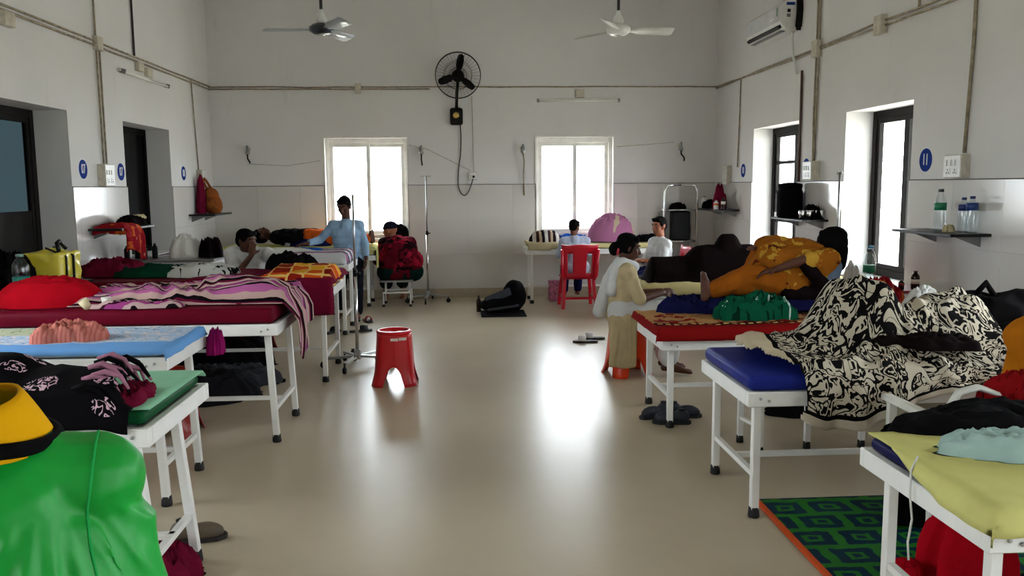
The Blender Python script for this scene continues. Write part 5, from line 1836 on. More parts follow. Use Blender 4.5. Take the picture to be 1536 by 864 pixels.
# ================================================================== people
def objprint(name, f, rough=0.9):
    t = NT(name)
    v = t.coord('Object')
    sc_ = t.n('VectorMath', operation='SCALE')
    t.l(f(t, v), sc_.inputs[0])
    sc_.inputs['Scale'].default_value = 0.72
    t.base(sc_.outputs[0])
    t.set(rough=rough, spec=0.04)
    t.bump(t.noise(v, 400, 2), 0.2, 0.002)
    MATS[name] = t.m
    return t.m


def skin_mat(name, rgb):
    t = NT(name)
    v = t.coord('Object')
    c = srgb(*rgb)
    lo = tuple(x * 0.85 for x in c[:3]) + (1,)
    t.base(t.ramp(t.noise(v, 9, 4), [(0.3, lo), (0.7, c)]))
    t.set(rough=0.5, spec=0.2)
    return t.m


SK_D, SK_M, SK_L = skin_mat('skin_dark', (84, 52, 40)), skin_mat('skin_mid', (112, 70, 52)), skin_mat('skin_light', (156, 98, 74))
M_HAIR = plain('black_hair', (10, 8, 8), 0.8, spec=0.06, var=0.3, scale=60, bump=0.5, bscale=120)
M_EYEW = plain('eye_white', (134, 120, 110), 0.5, spec=0.1, var=0.02)
M_EYED = plain('eye_dark', (18, 12, 10), 0.2)
M_LIP = plain('lip', (96, 48, 44), 0.45)
objprint('ochre_print_garment', blotch((156, 92, 26), (196, 150, 54), 7, 0.56, (92, 40, 18), 0.66))
objprint('red_check_shawl', blotch((98, 14, 30), (160, 26, 50), 4, 0.55, (34, 10, 18), 0.56))
C('light_blue_shirt', (158, 190, 222), 0.06); C('white_shirt', (222, 224, 226), 0.04); C('dark_trousers', (26, 27, 34), 0.15)
C('cream_kurta', (206, 188, 150), 0.08); C('deep_green_cloth', (14, 40, 36), 0.2); C('school_blue_shirt', (196, 208, 232), 0.05)
C('orange_brown_cloth', (150, 82, 20), 0.12); C('navy_cap', (30, 30, 48), 0.1); C('yellow_collar', (240, 176, 16), 0.06); C('grey_blue_cloth', (96, 110, 128), 0.1)
_t = NT('green_satin'); _v = _t.coord('Object')
_t.base(_t.ramp(_t.noise(_v, 4, 3), [(0.3, srgb(6, 138, 44)), (0.7, srgb(8, 158, 54))]))
_t.set(rough=0.42, spec=0.3)
_t.bump(_t.noise(_v, 500, 2), 0.12, 0.001)
MATS['green_satin'] = _t.m


def vmean(*a):
    s = Vector((0, 0, 0))
    for x in a:
        s += Vector(x)
    return s / len(a)


def head_shells(m, c, f, up, s=1.0):
    f, up = Vector(f).normalized(), Vector(up).normalized()
    r = f.cross(up).normalized()
    up = r.cross(f).normalized()
    q = Matrix((r, f, up)).transposed()
    P = lambda a, b, d: c + (r * a + f * b + up * d) * s
    m.ell(P(0, -0.012, 0.022), (0.074 * s, 0.093 * s, 0.090 * s), 16, 12, q)
    m.ell(P(0, 0.018, -0.042), (0.056 * s, 0.068 * s, 0.066 * s), 14, 10, q)
    m.ell(P(0, 0.052, -0.082), (0.028 * s, 0.024 * s, 0.022 * s), 10, 8, q)      # chin
    m.cap(P(0, 0.082, 0.012), 0.010 * s, P(0, 0.100, -0.026), 0.015 * s)           # nose
    m.ell(P(0, 0.083, -0.060), (0.024 * s, 0.010 * s, 0.012 * s), 10, 6, q)       # lips
    for k in (-1, 1):
        m.ell(P(k * 0.034, 0.070, 0.034), (0.026 * s, 0.016 * s, 0.009 * s), 10, 6, q)   # brow
        m.ell(P(k * 0.040, 0.058, -0.020), (0.022 * s, 0.022 * s, 0.020 * s), 10, 6, q)  # cheek
        m.ell(P(k * 0.076, -0.004, -0.006), (0.010 * s, 0.020 * s, 0.032 * s), 10, 6, q)  # ear
    return P, q


def hand_shells(m, w, d, pn, side, curl=0.5, s=1.0):
    """w wrist, d direction of the hand, pn palm normal, side +1 if the thumb lies on d x pn"""
    d = Vector(d).normalized()
    pn = (Vector(pn) - d * Vector(pn).dot(d)).normalized()
    t = d.cross(pn) * side
    q = Matrix((t, d, pn)).transposed()
    w = Vector(w)
    m.ell(w + d * 0.05 * s, (0.040 * s, 0.052 * s, 0.018 * s), 12, 8, q)
    for i, (o, L) in enumerate(((0.028, 0.068), (0.010, 0.078), (-0.010, 0.072), (-0.028, 0.056))):
        p = w + d * 0.085 * s + t * o * s
        a = curl * (0.8 + 0.1 * i)
        dd = (d * math.cos(a * 0.6) + pn * math.sin(a * 0.6))
        p2 = p + dd * L * 0.5 * s
        d3 = (d * math.cos(a * 1.5) + pn * math.sin(a * 1.5))
        m.cap(p, 0.0095 * s, p2, 0.009 * s, 8).cap(p2, 0.009 * s, p2 + d3 * L * 0.5 * s, 0.0078 * s, 8)
    p = w + d * 0.025 * s + t * 0.032 * s
    p2 = p + (d * 0.6 + t * 0.7 + pn * 0.3) * 0.038 * s
    m.cap(p, 0.012 * s, p2, 0.010 * s, 8).cap(p2, 0.010 * s, p2 + (d * 0.9 + t * 0.15 + pn * 0.3 * curl) * 0.032 * s, 0.0085 * s, 8)


def torso_shells(m, J, e=0.0, s=1.0, low=True):
    a, b = J['shL'], J['shR']
    h, k = J['hipL'], J['hipR']
    ms, mh = vmean(a, b), vmean(h, k)
    m.cap(a, (0.060 + e) * s, b, (0.060 + e) * s)
    fwd = J['fwd']
    for t, w, rr in ((0.22, 0.80, 0.098), (0.45, 0.66, 0.096), (0.70, 0.62, 0.092)):
        c = ms.lerp(mh, t)
        v = (b - a) * 0.5 * w * 0.62
        m.cap(c - v, (rr + e) * s, c + v, (rr + e) * s)
    m.cap(a.lerp(ms, 0.25), (0.062 + e) * s, a.lerp(h, 0.5).lerp(mh.lerp(ms, 0.5), 0.35), (0.075 + e) * s)
    m.cap(b.lerp(ms, 0.25), (0.062 + e) * s, b.lerp(k, 0.5).lerp(mh.lerp(ms, 0.5), 0.35), (0.075 + e) * s)
    m.cap(ms, (0.085 + e) * s, mh, (0.10 + e) * s)
    if low:
        m.cap(h, (0.098 + e) * s, k, (0.098 + e) * s)
    m.cap(ms + (J['neck'] - ms) * 0.3, (0.060 + e) * s, ms, (0.08 + e) * s)


def limb(m, p, q, r, f0, f1, e, s=1.0):
    """part of a two-bone limb p-q-r between fractions f0..f1 (0..2), with tapered radii p,q,r"""
    (P, rp), (Q, rq), (Rr, r3) = p, q, r
    pts = []

    def at(f):
        if f <= 1:
            return P.lerp(Q, f), rp + (rq - rp) * f
        return Q.lerp(Rr, f - 1), rq + (r3 - rq) * (f - 1)
    fs = sorted({f0, f1} | ({1.0} if f0 < 1 < f1 else set()))
    for a, b in zip(fs[:-1], fs[1:]):
        (A, ra), (B, rb) = at(a), at(b)
        m.cap(A, (ra + e) * s, B, (rb + e) * s)


def human(label, base, yaw, J, skin, garments, head_f, head_up=(0, 0, 1), s=1.0, hair='short', vox=0.010, curl=0.6, palms=None, extra=(), name='person', feet=True):
    """J: joints in the figure's frame (x right, y forward, z up), turned by yaw about base"""
    rot = Matrix.Rotation(yaw, 3, 'Z')
    B = Vector(base)
    W = {k: (rot @ Vector(v)) + B for k, v in J.items()}
    W['fwd'] = rot @ Vector((0, 1, 0))
    hf, hu = rot @ Vector(head_f).normalized(), rot @ Vector(head_up).normalized()
    rt = thing(name, label, 'person', (B.x, B.y, B.z))
    m = MB()
    torso_shells(m, W, 0, s)
    hc = W['head']
    P, q = head_shells(m, hc, hf, hu, s)
    m.cap(W['neck'] - (hc - W['neck']) * 0.15, 0.056 * s, P(0, -0.022, -0.06), 0.050 * s)
    ARM = lambda S: ((W['sh' + S], 0.047), (W['el' + S], 0.038), (W['wr' + S], 0.026))
    LEG = lambda S: ((W['hip' + S], 0.088), (W['kn' + S], 0.058), (W['an' + S], 0.037))
    for i, S in enumerate('LR'):
        limb(m, *ARM(S), 0, 2, 0, s)
        d = W['wr' + S] - W['el' + S]
        if ('hd' + S) in J:
            d = rot @ Vector(J['hd' + S])
        pn = rot @ Vector((palms or {}).get(S, (0, 0, -1)))
        hand_shells(m, W['wr' + S], d, pn, 1 if S == 'L' else -1, curl, s)
        limb(m, *LEG(S), 0, 2, 0, s)
        if feet:
            an, to = W['an' + S], W['to' + S]
            hl = an + (an - W['kn' + S]).normalized() * 0.035 * s - (to - an).normalized() * 0.03 * s
            m.cap(hl, 0.032 * s, an, 0.036 * s)
            mid = an.lerp(to, 0.6)
            m.cap(hl, 0.030 * s, to, 0.024 * s)
            m.cap(an, 0.034 * s, mid, 0.030 * s)
            sd = (to - an).cross(W['kn' + S] - an).normalized()
            for t in range(5):
                o_ = sd * (0.028 - 0.014 * t) * s
                m.cap(to.lerp(an, 0.15) + o_, 0.012 * s, to + o_ + (to - an).normalized() * (0.018 - 0.004 * abs(t - 1)) * s, (0.012 - 0.0008 * t) * s, 8)
    body = link('body', remesh(m, vox, 3), skin, rt)
    # face
    for k in (-1, 1):
        e = MB().ell(P(k * 0.032, 0.073, 0.012), (0.013 * s, 0.007 * s, 0.0055 * s), 10, 8, q).build('eye', M_EYEW, rt)
        MB().ell(P(k * 0.032, 0.0795, 0.012), (0.006 * s, 0.004 * s, 0.006 * s), 8, 6, q).build('iris', M_EYED, e)
        MB().cap(P(k * 0.016, 0.088, 0.036), 0.004 * s, P(k * 0.050, 0.074, 0.038), 0.003 * s, 6).build('eyebrow', M_HAIR, rt)
    MB().ell(P(0, 0.0925, -0.060), (0.024 * s, 0.004 * s, 0.006 * s), 10, 6, q).build('mouth', M_LIP, rt)
    # hair
    if hair:
        h = MB()
        if hair == 'cap':
            h.ell(P(0, -0.012, 0.052), (0.083 * s, 0.102 * s, 0.075 * s), 18, 10, q)
            h.cap(P(-0.06, 0.06, 0.035), 0.02 * s, P(0.06, 0.06, 0.035), 0.02 * s)
            link('cap', remesh(h, 0.009, 3), MATS['navy_cap'], rt)
        else:
            h.ell(P(0, -0.022, 0.050), (0.080 * s, 0.096 * s, 0.074 * s), 18, 10, q)
            h.ell(P(0, -0.058, 0.005), (0.072 * s, 0.058 * s, 0.070 * s), 14, 10, q)
            h.cap(P(-0.045, 0.048, 0.085), 0.022 * s, P(0.045, 0.048, 0.085), 0.022 * s)
            for k in (-1, 1):
                h.ell(P(k * 0.066, 0.012, 0.030), (0.016 * s, 0.034 * s, 0.034 * s), 10, 8, q)
            if hair == 'bun':
                for k in (-1, 1):
                    h.ell(P(k * 0.06, -0.02, 0.0), (0.026 * s, 0.055 * s, 0.055 * s), 10, 8, q)
                h.ell(P(0, -0.115, -0.035), (0.055 * s, 0.050 * s, 0.060 * s), 14, 10, q)
            link('hair', remesh(h, 0.008, 3, lambda x, y, z: 0.003 * nz(x * 60, y * 60, z * 60)), M_HAIR, rt)
            if hair == 'bun':
                MB().tube([P(0.045 * math.cos(t), -0.085, -0.03 + 0.045 * math.sin(t)) for t in [2 * math.pi * i / 14 for i in range(14)]], 0.012 * s, 8, closed=True).build('hair_tie', plain('hair_tie_red', (190, 40, 60), 0.6), rt)
    for g in garments:
        gm = MB()
        e = g.get('e', 0.012)
        for p in g['parts']:
            if p == 'torso':
                torso_shells(gm, W, e, s)
            elif p == 'chest':
                torso_shells(gm, W, e, s, False)
            elif p[0] == 'arm':
                for S in p[3] if len(p) > 3 else 'LR':
                    limb(gm, *ARM(S), p[1], p[2], e * 0.6 + 0.003, s)
            elif p[0] == 'leg':
                for S in p[3] if len(p) > 3 else 'LR':
                    limb(gm, *LEG(S), p[1], p[2], e + 0.004, s)
            elif p[0] == 'cap':
                gm.cap(rot @ Vector(p[1]) + B, p[2], rot @ Vector(p[3]) + B, p[4])
            elif p[0] == 'box':
                gm.box(p[1], p[2]); nn = len(gm.v); gm.v[nn - 8:] = [tuple(rot @ Vector(q_) + B) for q_ in gm.v[nn - 8:]]
            elif p[0] == 'ell':
                gm.ell(rot @ Vector(p[1]) + B, p[2], 14, 10, rot)
        fa, ff, zf = g.get('fold', 0.010), g.get('freq', 9), g.get('zf', 0.45)
        sd = g.get('seed', 0)
        disp = lambda x, y, z: fa * (ridge(x * ff + sd + 0.7 * nz(z * 5, x * 4), y * ff, z * ff * zf) * 0.7 + 0.45 * ridge(x * ff * 2.1, y * ff * 2.1, z * ff * zf * 2 + sd))
        if 'dispf' in g:
            rinv = rot.transposed()
            disp = lambda x, y, z: g['dispf'](*(rinv @ (Vector((x, y, z)) - B)))
        elif 'ztop' in g:
            zt, d0 = g['ztop'], disp
            disp = lambda x, y, z: d0(x, y, z) * max(0.12, min(1, (zt - z) / 0.14))
        me = remesh(gm, g.get('vox', vox + 0.001), g.get('smooth', 4), disp)
        cb = g.get('clip')
        if cb:
            bm = bmesh.new()
            bm.from_mesh(me)
            bmesh.ops.delete(bm, geom=[f for f in bm.faces if cb(rot.transposed() @ (f.calc_center_median() - B))], context='FACES')
            bm.to_mesh(me)
            bm.free()
        o = link(g['name'], me, MATS[g['mat']], rt)
        if g.get('label'):
            o['label'] = g['label']
        if cb:
            sdm = o.modifiers.new('s', 'SOLIDIFY')
            sdm.thickness = 0.006
    for (nm, mat, fn) in extra:
        em = MB()
        fn(em, lambda v: rot @ Vector(v) + B, P)
        em.build(nm, mat, rt)
    return rt, W, P


def seated(s=0.42, sc=1.0, lean=0.05, spread=0.11, **kw):
    J = dict(hipL=(-0.09, 0, s + 0.095), hipR=(0.09, 0, s + 0.095), knL=(-spread, 0.42 * sc, s + 0.07), knR=(spread, 0.42 * sc, s + 0.07),
             anL=(-spread, 0.40 * sc, 0.075), anR=(spread, 0.40 * sc, 0.075), toL=(-spread - .01, 0.54 * sc, 0.03), toR=(spread + .01, 0.54 * sc, 0.03),
             shL=(-0.165 * sc, lean, s + 0.50 * sc), shR=(0.165 * sc, lean, s + 0.50 * sc), neck=(0, lean, s + 0.55 * sc), head=(0, lean + 0.035, s + 0.665 * sc),
             elL=(-0.21 * sc, lean + 0.03, s + 0.25 * sc), elR=(0.21 * sc, lean + 0.03, s + 0.25 * sc), wrL=(-0.13, lean + 0.25 * sc, s + 0.20), wrR=(0.13, lean + 0.25 * sc, s + 0.20))
    J.update(kw)
    return J


# --- man in white, resting his chin on his hand behind the fourth left bed
J = seated(0.42, 1.0, 0.14, shL=(-0.165, 0.11, 0.95), shR=(0.165, 0.11, 0.96), neck=(0, 0.13, 0.99), head=(0.0, 0.19, 1.09),
           elR=(0.06, 0.42, 0.78), wrR=(-0.07, 0.33, 0.965), hdR=(-0.1, -0.3, 0.9), elL=(-0.30, 0.36, 0.95), wrL=(-0.50, 0.55, 0.955), hdL=(-1, 0.3, 0.05))
human('man in white shirt resting his chin on his hand on the left', (-2.04, 8.40, 0), R(180), J, SK_D,
      [dict(name='shirt', mat='white_shirt', parts=['torso', ('arm', 0, 1.0, 'R'), ('arm', 0, 1.75, 'L')], e=0.016, fold=0.012),
       dict(name='trousers', mat='dark_trousers', parts=[('leg', 0, 1.95)], e=0.014)],
      (-0.85, 0.45, -0.12), palms={'R': (0.0, -1, 0), 'L': (0, 0, -1)}, curl=0.9)

# --- man in light blue standing between the far left beds
J = dict(hipL=(-0.09, 0, 0.74), hipR=(0.09, 0, 0.74), knL=(-0.10, 0.02, 0.41), knR=(0.10, 0.02, 0.41), anL=(-0.10, -0.02, 0.08), anR=(0.10, -0.02, 0.08), toL=(-0.12, 0.12, 0.03), toR=(0.12, 0.12, 0.03),
         shL=(-0.150, 0.03, 1.135), shR=(0.150, 0.03, 1.135), neck=(0, 0.03, 1.225), head=(0.01, 0.07, 1.365),
         elR=(0.32, 0.02, 0.97), wrR=(0.44, 0.20, 0.94), hdR=(0.9, 0.4, -0.1), elL=(-0.215, -0.01, 0.92), wrL=(-0.23, 0.06, 0.74), hdL=(0.1, 0.1, -1))
human('man in light blue shirt standing between the far left beds', (-1.37, 10.3, 0), R(180), J, SK_D,
      [dict(name='shirt', mat='light_blue_shirt', parts=['torso', ('arm', 0, 1.7, 'L'), ('arm', 0, 1.75, 'R'), ('cap', (-0.06, 0, 0.68), 0.11, (0.06, 0, 0.68), 0.11)], e=0.010, fold=0.007, freq=13),
       dict(name='trousers', mat='dark_trousers', parts=[('leg', 0.05, 1.95)], e=0.018)],
      (0.25, 0.9, -0.35), palms={'L': (1, 0, 0), 'R': (0, 0, -1)})
shoe('red slipper beside the standing man, left one', -1.27, 10.16, R(-80), (150, 24, 26), slide=True, group='red slippers')
shoe('red slipper beside the standing man, right one', -1.12, 10.05, R(-70), (150, 24, 26), slide=True, group='red slippers')

# --- person in the dark red shawl on the low stool
J = seated(0.355, 0.95, 0.06, head=(-0.09, 0.10, 1.01), neck=(-0.05, 0.06, 0.89), shL=(-0.17, 0.05, 0.83), shR=(0.16, 0.03, 0.83), elL=(-0.26, 0.12, 0.60), elR=(0.24, 0.1, 0.58), wrL=(-0.12, 0.26, 0.58), wrR=(0.1, 0.26, 0.56), anL=(-0.12, 0.36, 0.10), anR=(0.12, 0.36, 0.10))
human('person in dark red shawl and cap sitting by the left window', (-0.84, 11.46, 0), R(14), J, SK_L,
      [dict(name='shawl', mat='red_check_shawl', parts=['torso', ('arm', 0, 1.5), ('ell', (0.0, -0.02, 0.72), (0.26, 0.18, 0.20)), ('cap', (-0.14, -0.02, 0.62), 0.15, (0.18, -0.02, 0.60), 0.15)], e=0.03, fold=0.016, freq=7),
       dict(name='skirt', mat='deep_green_cloth', parts=[('leg', 0, 1.5), ('cap', (-0.16, 0.0, 0.46), 0.13, (0.20, 0.0, 0.45), 0.13)], e=0.03, fold=0.012)],
      (-0.75, 0.55, -0.1), hair='cap')

# --- child on the red chair
J = seated(0.43, 0.82, 0.02, head=(0.0, 0.06, 1.045), neck=(0, 0.03, 0.915), shL=(-0.14, 0.02, 0.86), shR=(0.14, 0.02, 0.86), knL=(-0.09, 0.34, 0.50), knR=(0.09, 0.34, 0.50), anL=(-0.09, 0.36, 0.16), anR=(0.09, 0.36, 0.16), toL=(-0.09, 0.48, 0.12), toR=(0.09, 0.48, 0.12),
           elL=(-0.20, 0.10, 0.68), elR=(0.20, 0.12, 0.70), wrL=(-0.12, 0.28, 0.80), wrR=(0.10, 0.28, 0.82))
human('child in pale blue shirt sitting with the back to the aisle', (1.50, 11.02, 0), R(0), J, SK_M,
      [dict(name='shirt', mat='school_blue_shirt', parts=['torso', ('arm', 0, 1.1)], e=0.016, fold=0.01), dict(name='trousers', mat='navy_cloth', parts=[('leg', 0, 1.9)], e=0.012)],
      (0.45, 0.85, -0.2), s=0.88)

# --- young man by the steel rack
J = seated(0.43, 1.0, 0.03, head=(0.0, 0.05, 1.095), neck=(0, 0.03, 0.965), shL=(-0.15, 0.05, 0.885), shR=(0.145, 0.02, 0.885), elL=(-0.21, 0.14, 0.68), wrL=(-0.12, 0.33, 0.70), elR=(0.2, 0.1, 0.66), wrR=(0.08, 0.3, 0.68))
human('young man in white shirt sitting beside the chrome rack', (2.45, 10.15, 0), R(112), J, SK_L,
      [dict(name='shirt', mat='white_shirt', parts=['torso', ('arm', 0, 1.2)], e=0.010, fold=0.010), dict(name='trousers', mat='navy_cloth', parts=[('leg', 0, 1.9)], e=0.014)],
      (-0.25, 0.95, -0.05))

# --- woman on the orange stool
J = seated(0.44, 1.0, 0.02, head=(0.0, 0.04, 1.075), neck=(0, 0.0, 0.95), shL=(-0.16, 0.0, 0.875), shR=(0.15, 0.0, 0.875), hipL=(-0.09, -0.02, 0.54), hipR=(0.09, -0.02, 0.54),
           elR=(0.20, 0.10, 0.66), wrR=(0.08, 0.31, 0.70), hdR=(-0.5, 0.85, 0.1), elL=(-0.20, 0.12, 0.66), wrL=(-0.04, 0.33, 0.70), hdL=(0.5, 0.8, 0.05), knL=(-0.10, 0.40, 0.53), knR=(0.10, 0.40, 0.53), anL=(-0.10, 0.38, 0.09), anR=(0.1, 0.36, 0.09))
human('woman in cream kurta and white dupatta sitting on the orange stool', (1.37, 7.0, 0), R(-90), J, SK_D,
      [dict(name='kurta', mat='cream_kurta', parts=['torso', ('arm', 0, 0.95), ('cap', (-0.10, -0.02, 0.50), 0.12, (0.10, -0.02, 0.50), 0.12)], e=0.018, fold=0.010),
       dict(name='salwar', mat='white_shirt', parts=[('leg', 0, 1.85), ('cap', (-0.08, 0.02, 0.53), 0.115, (-0.08, 0.42, 0.53), 0.10), ('cap', (0.09, 0.02, 0.53), 0.115, (0.09, 0.42, 0.53), 0.10)], e=0.035, fold=0.014, freq=7),
       dict(name='kurta_panel', mat='cream_kurta', parts=[('box', (0.13, -0.14, 0.10), (0.21, 0.06, 0.50)), ('cap', (0.16, -0.10, 0.48), 0.05, (0.16, 0.02, 0.48), 0.05)], e=0, fold=0.016, zf=0.15, freq=12),
       dict(name='dupatta', mat='white_shirt', parts=[('cap', (0.02, 0.07, 0.915), 0.05, (0.06, -0.03, 0.945), 0.05), ('cap', (0.06, -0.03, 0.945), 0.05, (0.10, -0.10, 0.86), 0.045), ('cap', (0.10, -0.10, 0.86), 0.045, (0.12, -0.13, 0.72), 0.04), ('cap', (0.06, -0.05, 0.93), 0.05, (0.04, -0.125, 0.76), 0.035),
                                                         ('cap', (-0.06, -0.03, 0.945), 0.05, (-0.10, -0.12, 0.80), 0.04), ('cap', (-0.10, -0.12, 0.80), 0.04, (-0.14, -0.19, 0.52), 0.05), ('cap', (-0.05, -0.13, 0.75), 0.03, (-0.05, -0.19, 0.52), 0.045), ('cap', (-0.06, -0.03, 0.945), 0.05, (0.06, -0.03, 0.945), 0.05)], e=0, fold=0.010, freq=9)],
      (0.12, 0.95, -0.22), hair='bun', palms={'R': (-0.6, -0.2, -0.6), 'L': (0.6, -0.2, -0.6)}, curl=1.0)

# --- patient in ochre half sitting on the red blanket bed
J = dict(hipL=(-0.08, 0.0, 0.88), hipR=(0.09, 0.0, 0.88), knL=(-0.10, 0.30, 0.95), anL=(-0.12, 0.60, 0.845), toL=(-0.12, 0.635, 0.965), knR=(0.08, 0.12, 1.14), anR=(0.09, 0.28, 0.84), toR=(0.09, 0.42, 0.80),
         shL=(-0.15, -0.24, 1.06), shR=(0.14, -0.22, 1.07), neck=(0, -0.27, 1.10), head=(-0.01, -0.33, 1.165), elL=(-0.21, -0.05, 1.07), wrL=(-0.17, 0.14, 1.0), hdL=(0.0, 1, -0.2), elR=(0.18, -0.02, 1.07), wrR=(0.10, 0.13, 1.12))
human('patient in ochre print half sitting on the red blanket bed', (2.34, 5.94, 0), R(90), J, SK_D,
      [dict(name='shawl', mat='ochre_print_garment', parts=['torso', ('arm', 0, 0.75), ('cap', (0.06, -0.2, 1.08), 0.11, (0.06, 0.10, 1.12), 0.10), ('cap', (-0.1, -0.2, 1.02), 0.12, (-0.04, 0.08, 1.04), 0.12), ('cap', (0.0, 0.10, 1.12), 0.08, (0.02, 0.2, 0.96), 0.08)], e=0.02, fold=0.018, freq=8),
       dict(name='trousers', mat='orange_brown_cloth', parts=[('leg', 0, 1.8, 'L'), ('leg', 0, 1.8, 'R'), ('cap', (-0.03, 0.0, 0.88), 0.10, (-0.08, 0.38, 0.90), 0.085)], e=0.02, fold=0.010),
       dict(name='kameez', mat='grey_blue_cloth', parts=[('cap', (-0.15, -0.27, 1.02), 0.07, (-0.12, -0.24, 0.84), 0.09)], e=0, fold=0.008),
       dict(name='dupatta', mat='dark_brown_cloth', parts=[('cap', (-0.20, -0.06, 1.04), 0.04, (-0.19, -0.24, 0.84), 0.05), ('cap', (-0.16, 0.04, 0.83), 0.05, (-0.14, -0.3, 0.82), 0.06)], e=0, fold=0.012),
       dict(name='head_scarf', mat='black_cloth', parts=[('ell', (-0.01, -0.335, 1.175), (0.095, 0.105, 0.112)), ('cap', (-0.06, -0.37, 1.12), 0.06, (-0.06, -0.36, 1.02), 0.055)], e=0, fold=0.006)],
      (0.5, 0.6, -0.1), (0, 0, 1), palms={'L': (0, 0, -1), 'R': (0, 0, -1)})

# --- sleeper on the far left bed
J = dict(hipL=(-0.08, -0.75, 0.94), hipR=(0.08, -0.75, 0.94), knL=(-0.09, -1.15, 0.92), knR=(0.09, -1.15, 0.94), anL=(-0.09, -1.5, 0.90), anR=(0.09, -1.5, 0.90), toL=(-0.09, -1.52, 1.0), toR=(0.09, -1.52, 1.0),
         shL=(-0.16, -0.27, 0.94), shR=(0.16, -0.27, 0.94), neck=(0, -0.2, 0.95), head=(0, -0.07, 0.97), elL=(-0.2, -0.5, 0.92), elR=(0.2, -0.5, 0.92), wrL=(-0.1, -0.72, 1.0), wrR=(0.1, -0.72, 1.0))
human('patient in black and orange lying on the far left bed', (-2.72, 11.52, 0), R(90), J, SK_D,
      [dict(name='shirt', mat='black_cloth', parts=['chest', ('arm', 0, 1.5)], e=0.014), dict(name='trousers', mat='orange_cloth', parts=[('leg', 0, 1.9), ('cap', (-0.08, -0.7, 0.94), 0.11, (0.08, -0.7, 0.94), 0.11)], e=0.016)],
      (-0.2, 0, 0.95), (0, 1, 0.2))

# --- person in ochre at the right edge, mostly out of frame
J = seated(0.43, 1.0, 0.05)
human('person in ochre shawl at the right edge of the picture', (2.62, 3.42, 0), R(150), J, SK_D,
      [dict(name='shawl', mat='ochre_cloth', parts=['torso', ('arm', 0, 1.7), ('cap', (-0.14, 0.05, 0.60), 0.16, (0.16, 0.05, 0.60), 0.16)], e=0.03, fold=0.014, freq=7),
       dict(name='trousers', mat='dark_trousers', parts=[('leg', 0, 1.9)], e=0.016)], (0, 1, -0.1))

# --- person in the green shirt close to the camera
GX, GY = -0.80, 1.42
J = seated(0.50, 1.0, 0.03, head=(-0.17, 0.08, 1.335), neck=(-0.03, 0.03, 1.17), shL=(-0.19, 0.05, 1.05), shR=(0.165, 0.0, 1.055), elR=(0.225, 0.0, 0.77), wrR=(0.15, 0.25, 0.70), elL=(-0.24, 0.12, 0.8), wrL=(-0.14, 0.3, 0.72))
GZ = 0.045
J = {k: (v if k[:2] in ('an', 'to') else (v[0], v[1], v[2] + GZ)) for k, v in J.items()}


def collar(m, T, P):
    N, rows = 40, 6
    vs, fs = [], []
    for i in range(rows + 1):
        f = i / rows
        for j in range(N):
            t = 2 * math.pi * j / N
            r = 0.096 + 0.030 * (1 - f) ** 0.8
            vs.append(T((-0.02 + r * math.cos(t) - 0.02 * f, 0.02 + r * 0.95 * math.sin(t), 1.14 + GZ + 0.085 * f + 0.012 * math.sin(t * 2 + 1) - 0.02 * math.cos(t))))
    for i in range(rows):
        for j in range(N):
            fs.append((i * N + j, i * N + (j + 1) % N, (i + 1) * N + (j + 1) % N, (i + 1) * N + j))
    m.add(vs, fs, 0, True)


def trimring(m, T, P):
    m.tube([T((-0.02 + 0.126 * math.cos(t), 0.02 + 0.122 * math.sin(t), 1.150 + GZ - 0.02 * math.cos(t))) for t in [2 * math.pi * i / 40 for i in range(40)]], 0.013, 8, closed=True)


def satin_folds(x, y, z):
    # folds that hang from the armhole and fan out down the sleeve and the back
    xa, za = 0.10, 1.02 + GZ
    ph = math.atan2(x - xa, za + 0.12 - z)
    dd = math.hypot(x - xa, za - z)
    k = max(0.0, min(1, (za + 0.01 - z) / 0.10))
    f1 = (0.5 + 0.5 * ridge(ph * 2.6 + 3, dd * 1.2, y * 2.0)) ** 2
    f2 = (0.5 + 0.5 * ridge(ph * 5.5 + 1, dd * 1.6, y * 3.0)) ** 2
    return k * (0.030 * f1 + 0.014 * f2 - 0.012) + 0.003 * nz(x * 9, y * 9, z * 9)


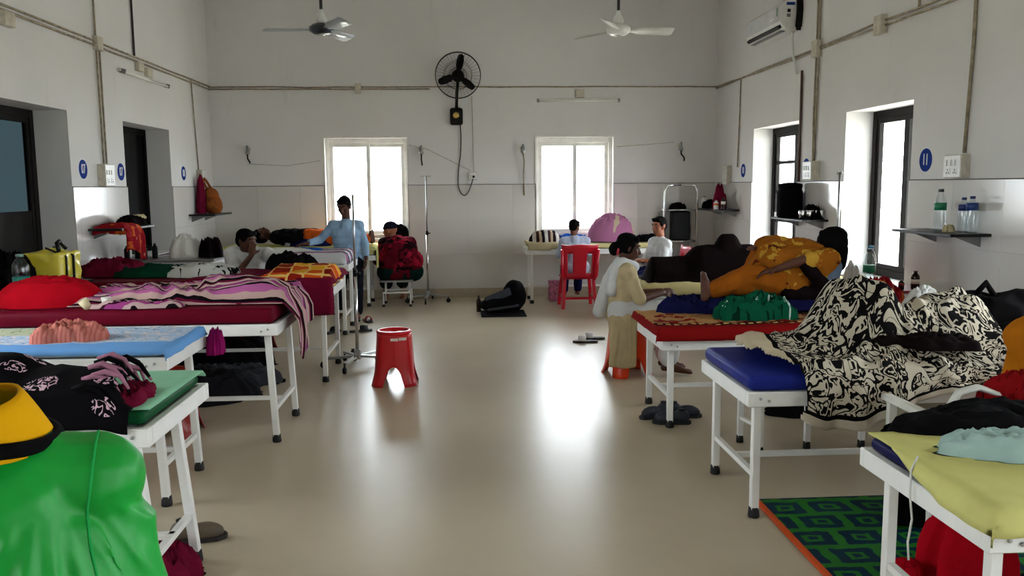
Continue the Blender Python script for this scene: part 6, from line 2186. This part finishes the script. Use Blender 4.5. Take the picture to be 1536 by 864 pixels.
rt_g, W_g, _ = human('person in green shirt with yellow collar seen from behind, nearest the camera', (GX, GY, 0), R(18), J, SK_D,
      [dict(name='shirt', mat='green_satin', parts=['torso', ('arm', 0, 1.0), ('cap', (-0.12, -0.02, 0.60), 0.13, (0.12, -0.02, 0.60), 0.13), ('cap', (0.0, 0.0, 1.13), 0.085, (0.15, -0.01, 1.105), 0.07), ('cap', (0.04, -0.02, 1.065), 0.11, (0.12, -0.02, 0.84), 0.11), ('cap', (-0.04, 0.0, 1.13), 0.085, (-0.16, 0.02, 1.105), 0.07)], e=0.022, dispf=satin_folds, vox=0.006, smooth=10),
       dict(name='trousers', mat='dark_trousers', parts=[('leg', 0, 1.95)], e=0.018)],
      (-0.2, 0.95, -0.2), (-0.3, 0, 1), extra=[('collar', MATS['yellow_collar'], collar), ('collar_trim', MATS['black_cloth'], trimring)])
for c_ in rt_g.children:
    if c_.name.startswith('collar') and not c_.name.startswith('collar_trim'):
        c_.modifiers.new('s', 'SOLIDIFY').thickness = 0.006
plastic_stool('stool under the person in the green shirt', GX, GY, (60, 60, 64), h=0.52)

from mathutils.bvhtree import BVHTree
sh_o = [c for c in rt_g.children if c.name.startswith('shirt')][0]
bv = BVHTree.FromPolygons([v.co for v in sh_o.data.vertices], [p.vertices for p in sh_o.data.polygons])
rg = Matrix.Rotation(R(18), 3, 'Z')


def seam(name, pts, dirs, r, mat):
    out = []
    for p_, d_ in zip(pts, dirs):
        hit = bv.ray_cast(rg @ Vector(p_) + rg @ Vector(d_) * 0.5, -(rg @ Vector(d_)))
        if hit[0]:
            out.append(hit[0] + Vector((GX, GY, 0)))
    if len(out) > 3:
        MB().tube(out, r, 6).build(name, mat, rt_g)


ts = [R(-100 + 210 * i / 30) for i in range(31)]
M_SEAM = cloth('green_seam', (40, 170, 84), 0.05)
seam('sleeve_seam', [(0.135, 0.0, 1.03)] * 31, [Vector((0.25, math.sin(t - 1.57) , math.cos(t - 1.57))).normalized() for t in ts], 0.0028, M_SEAM)
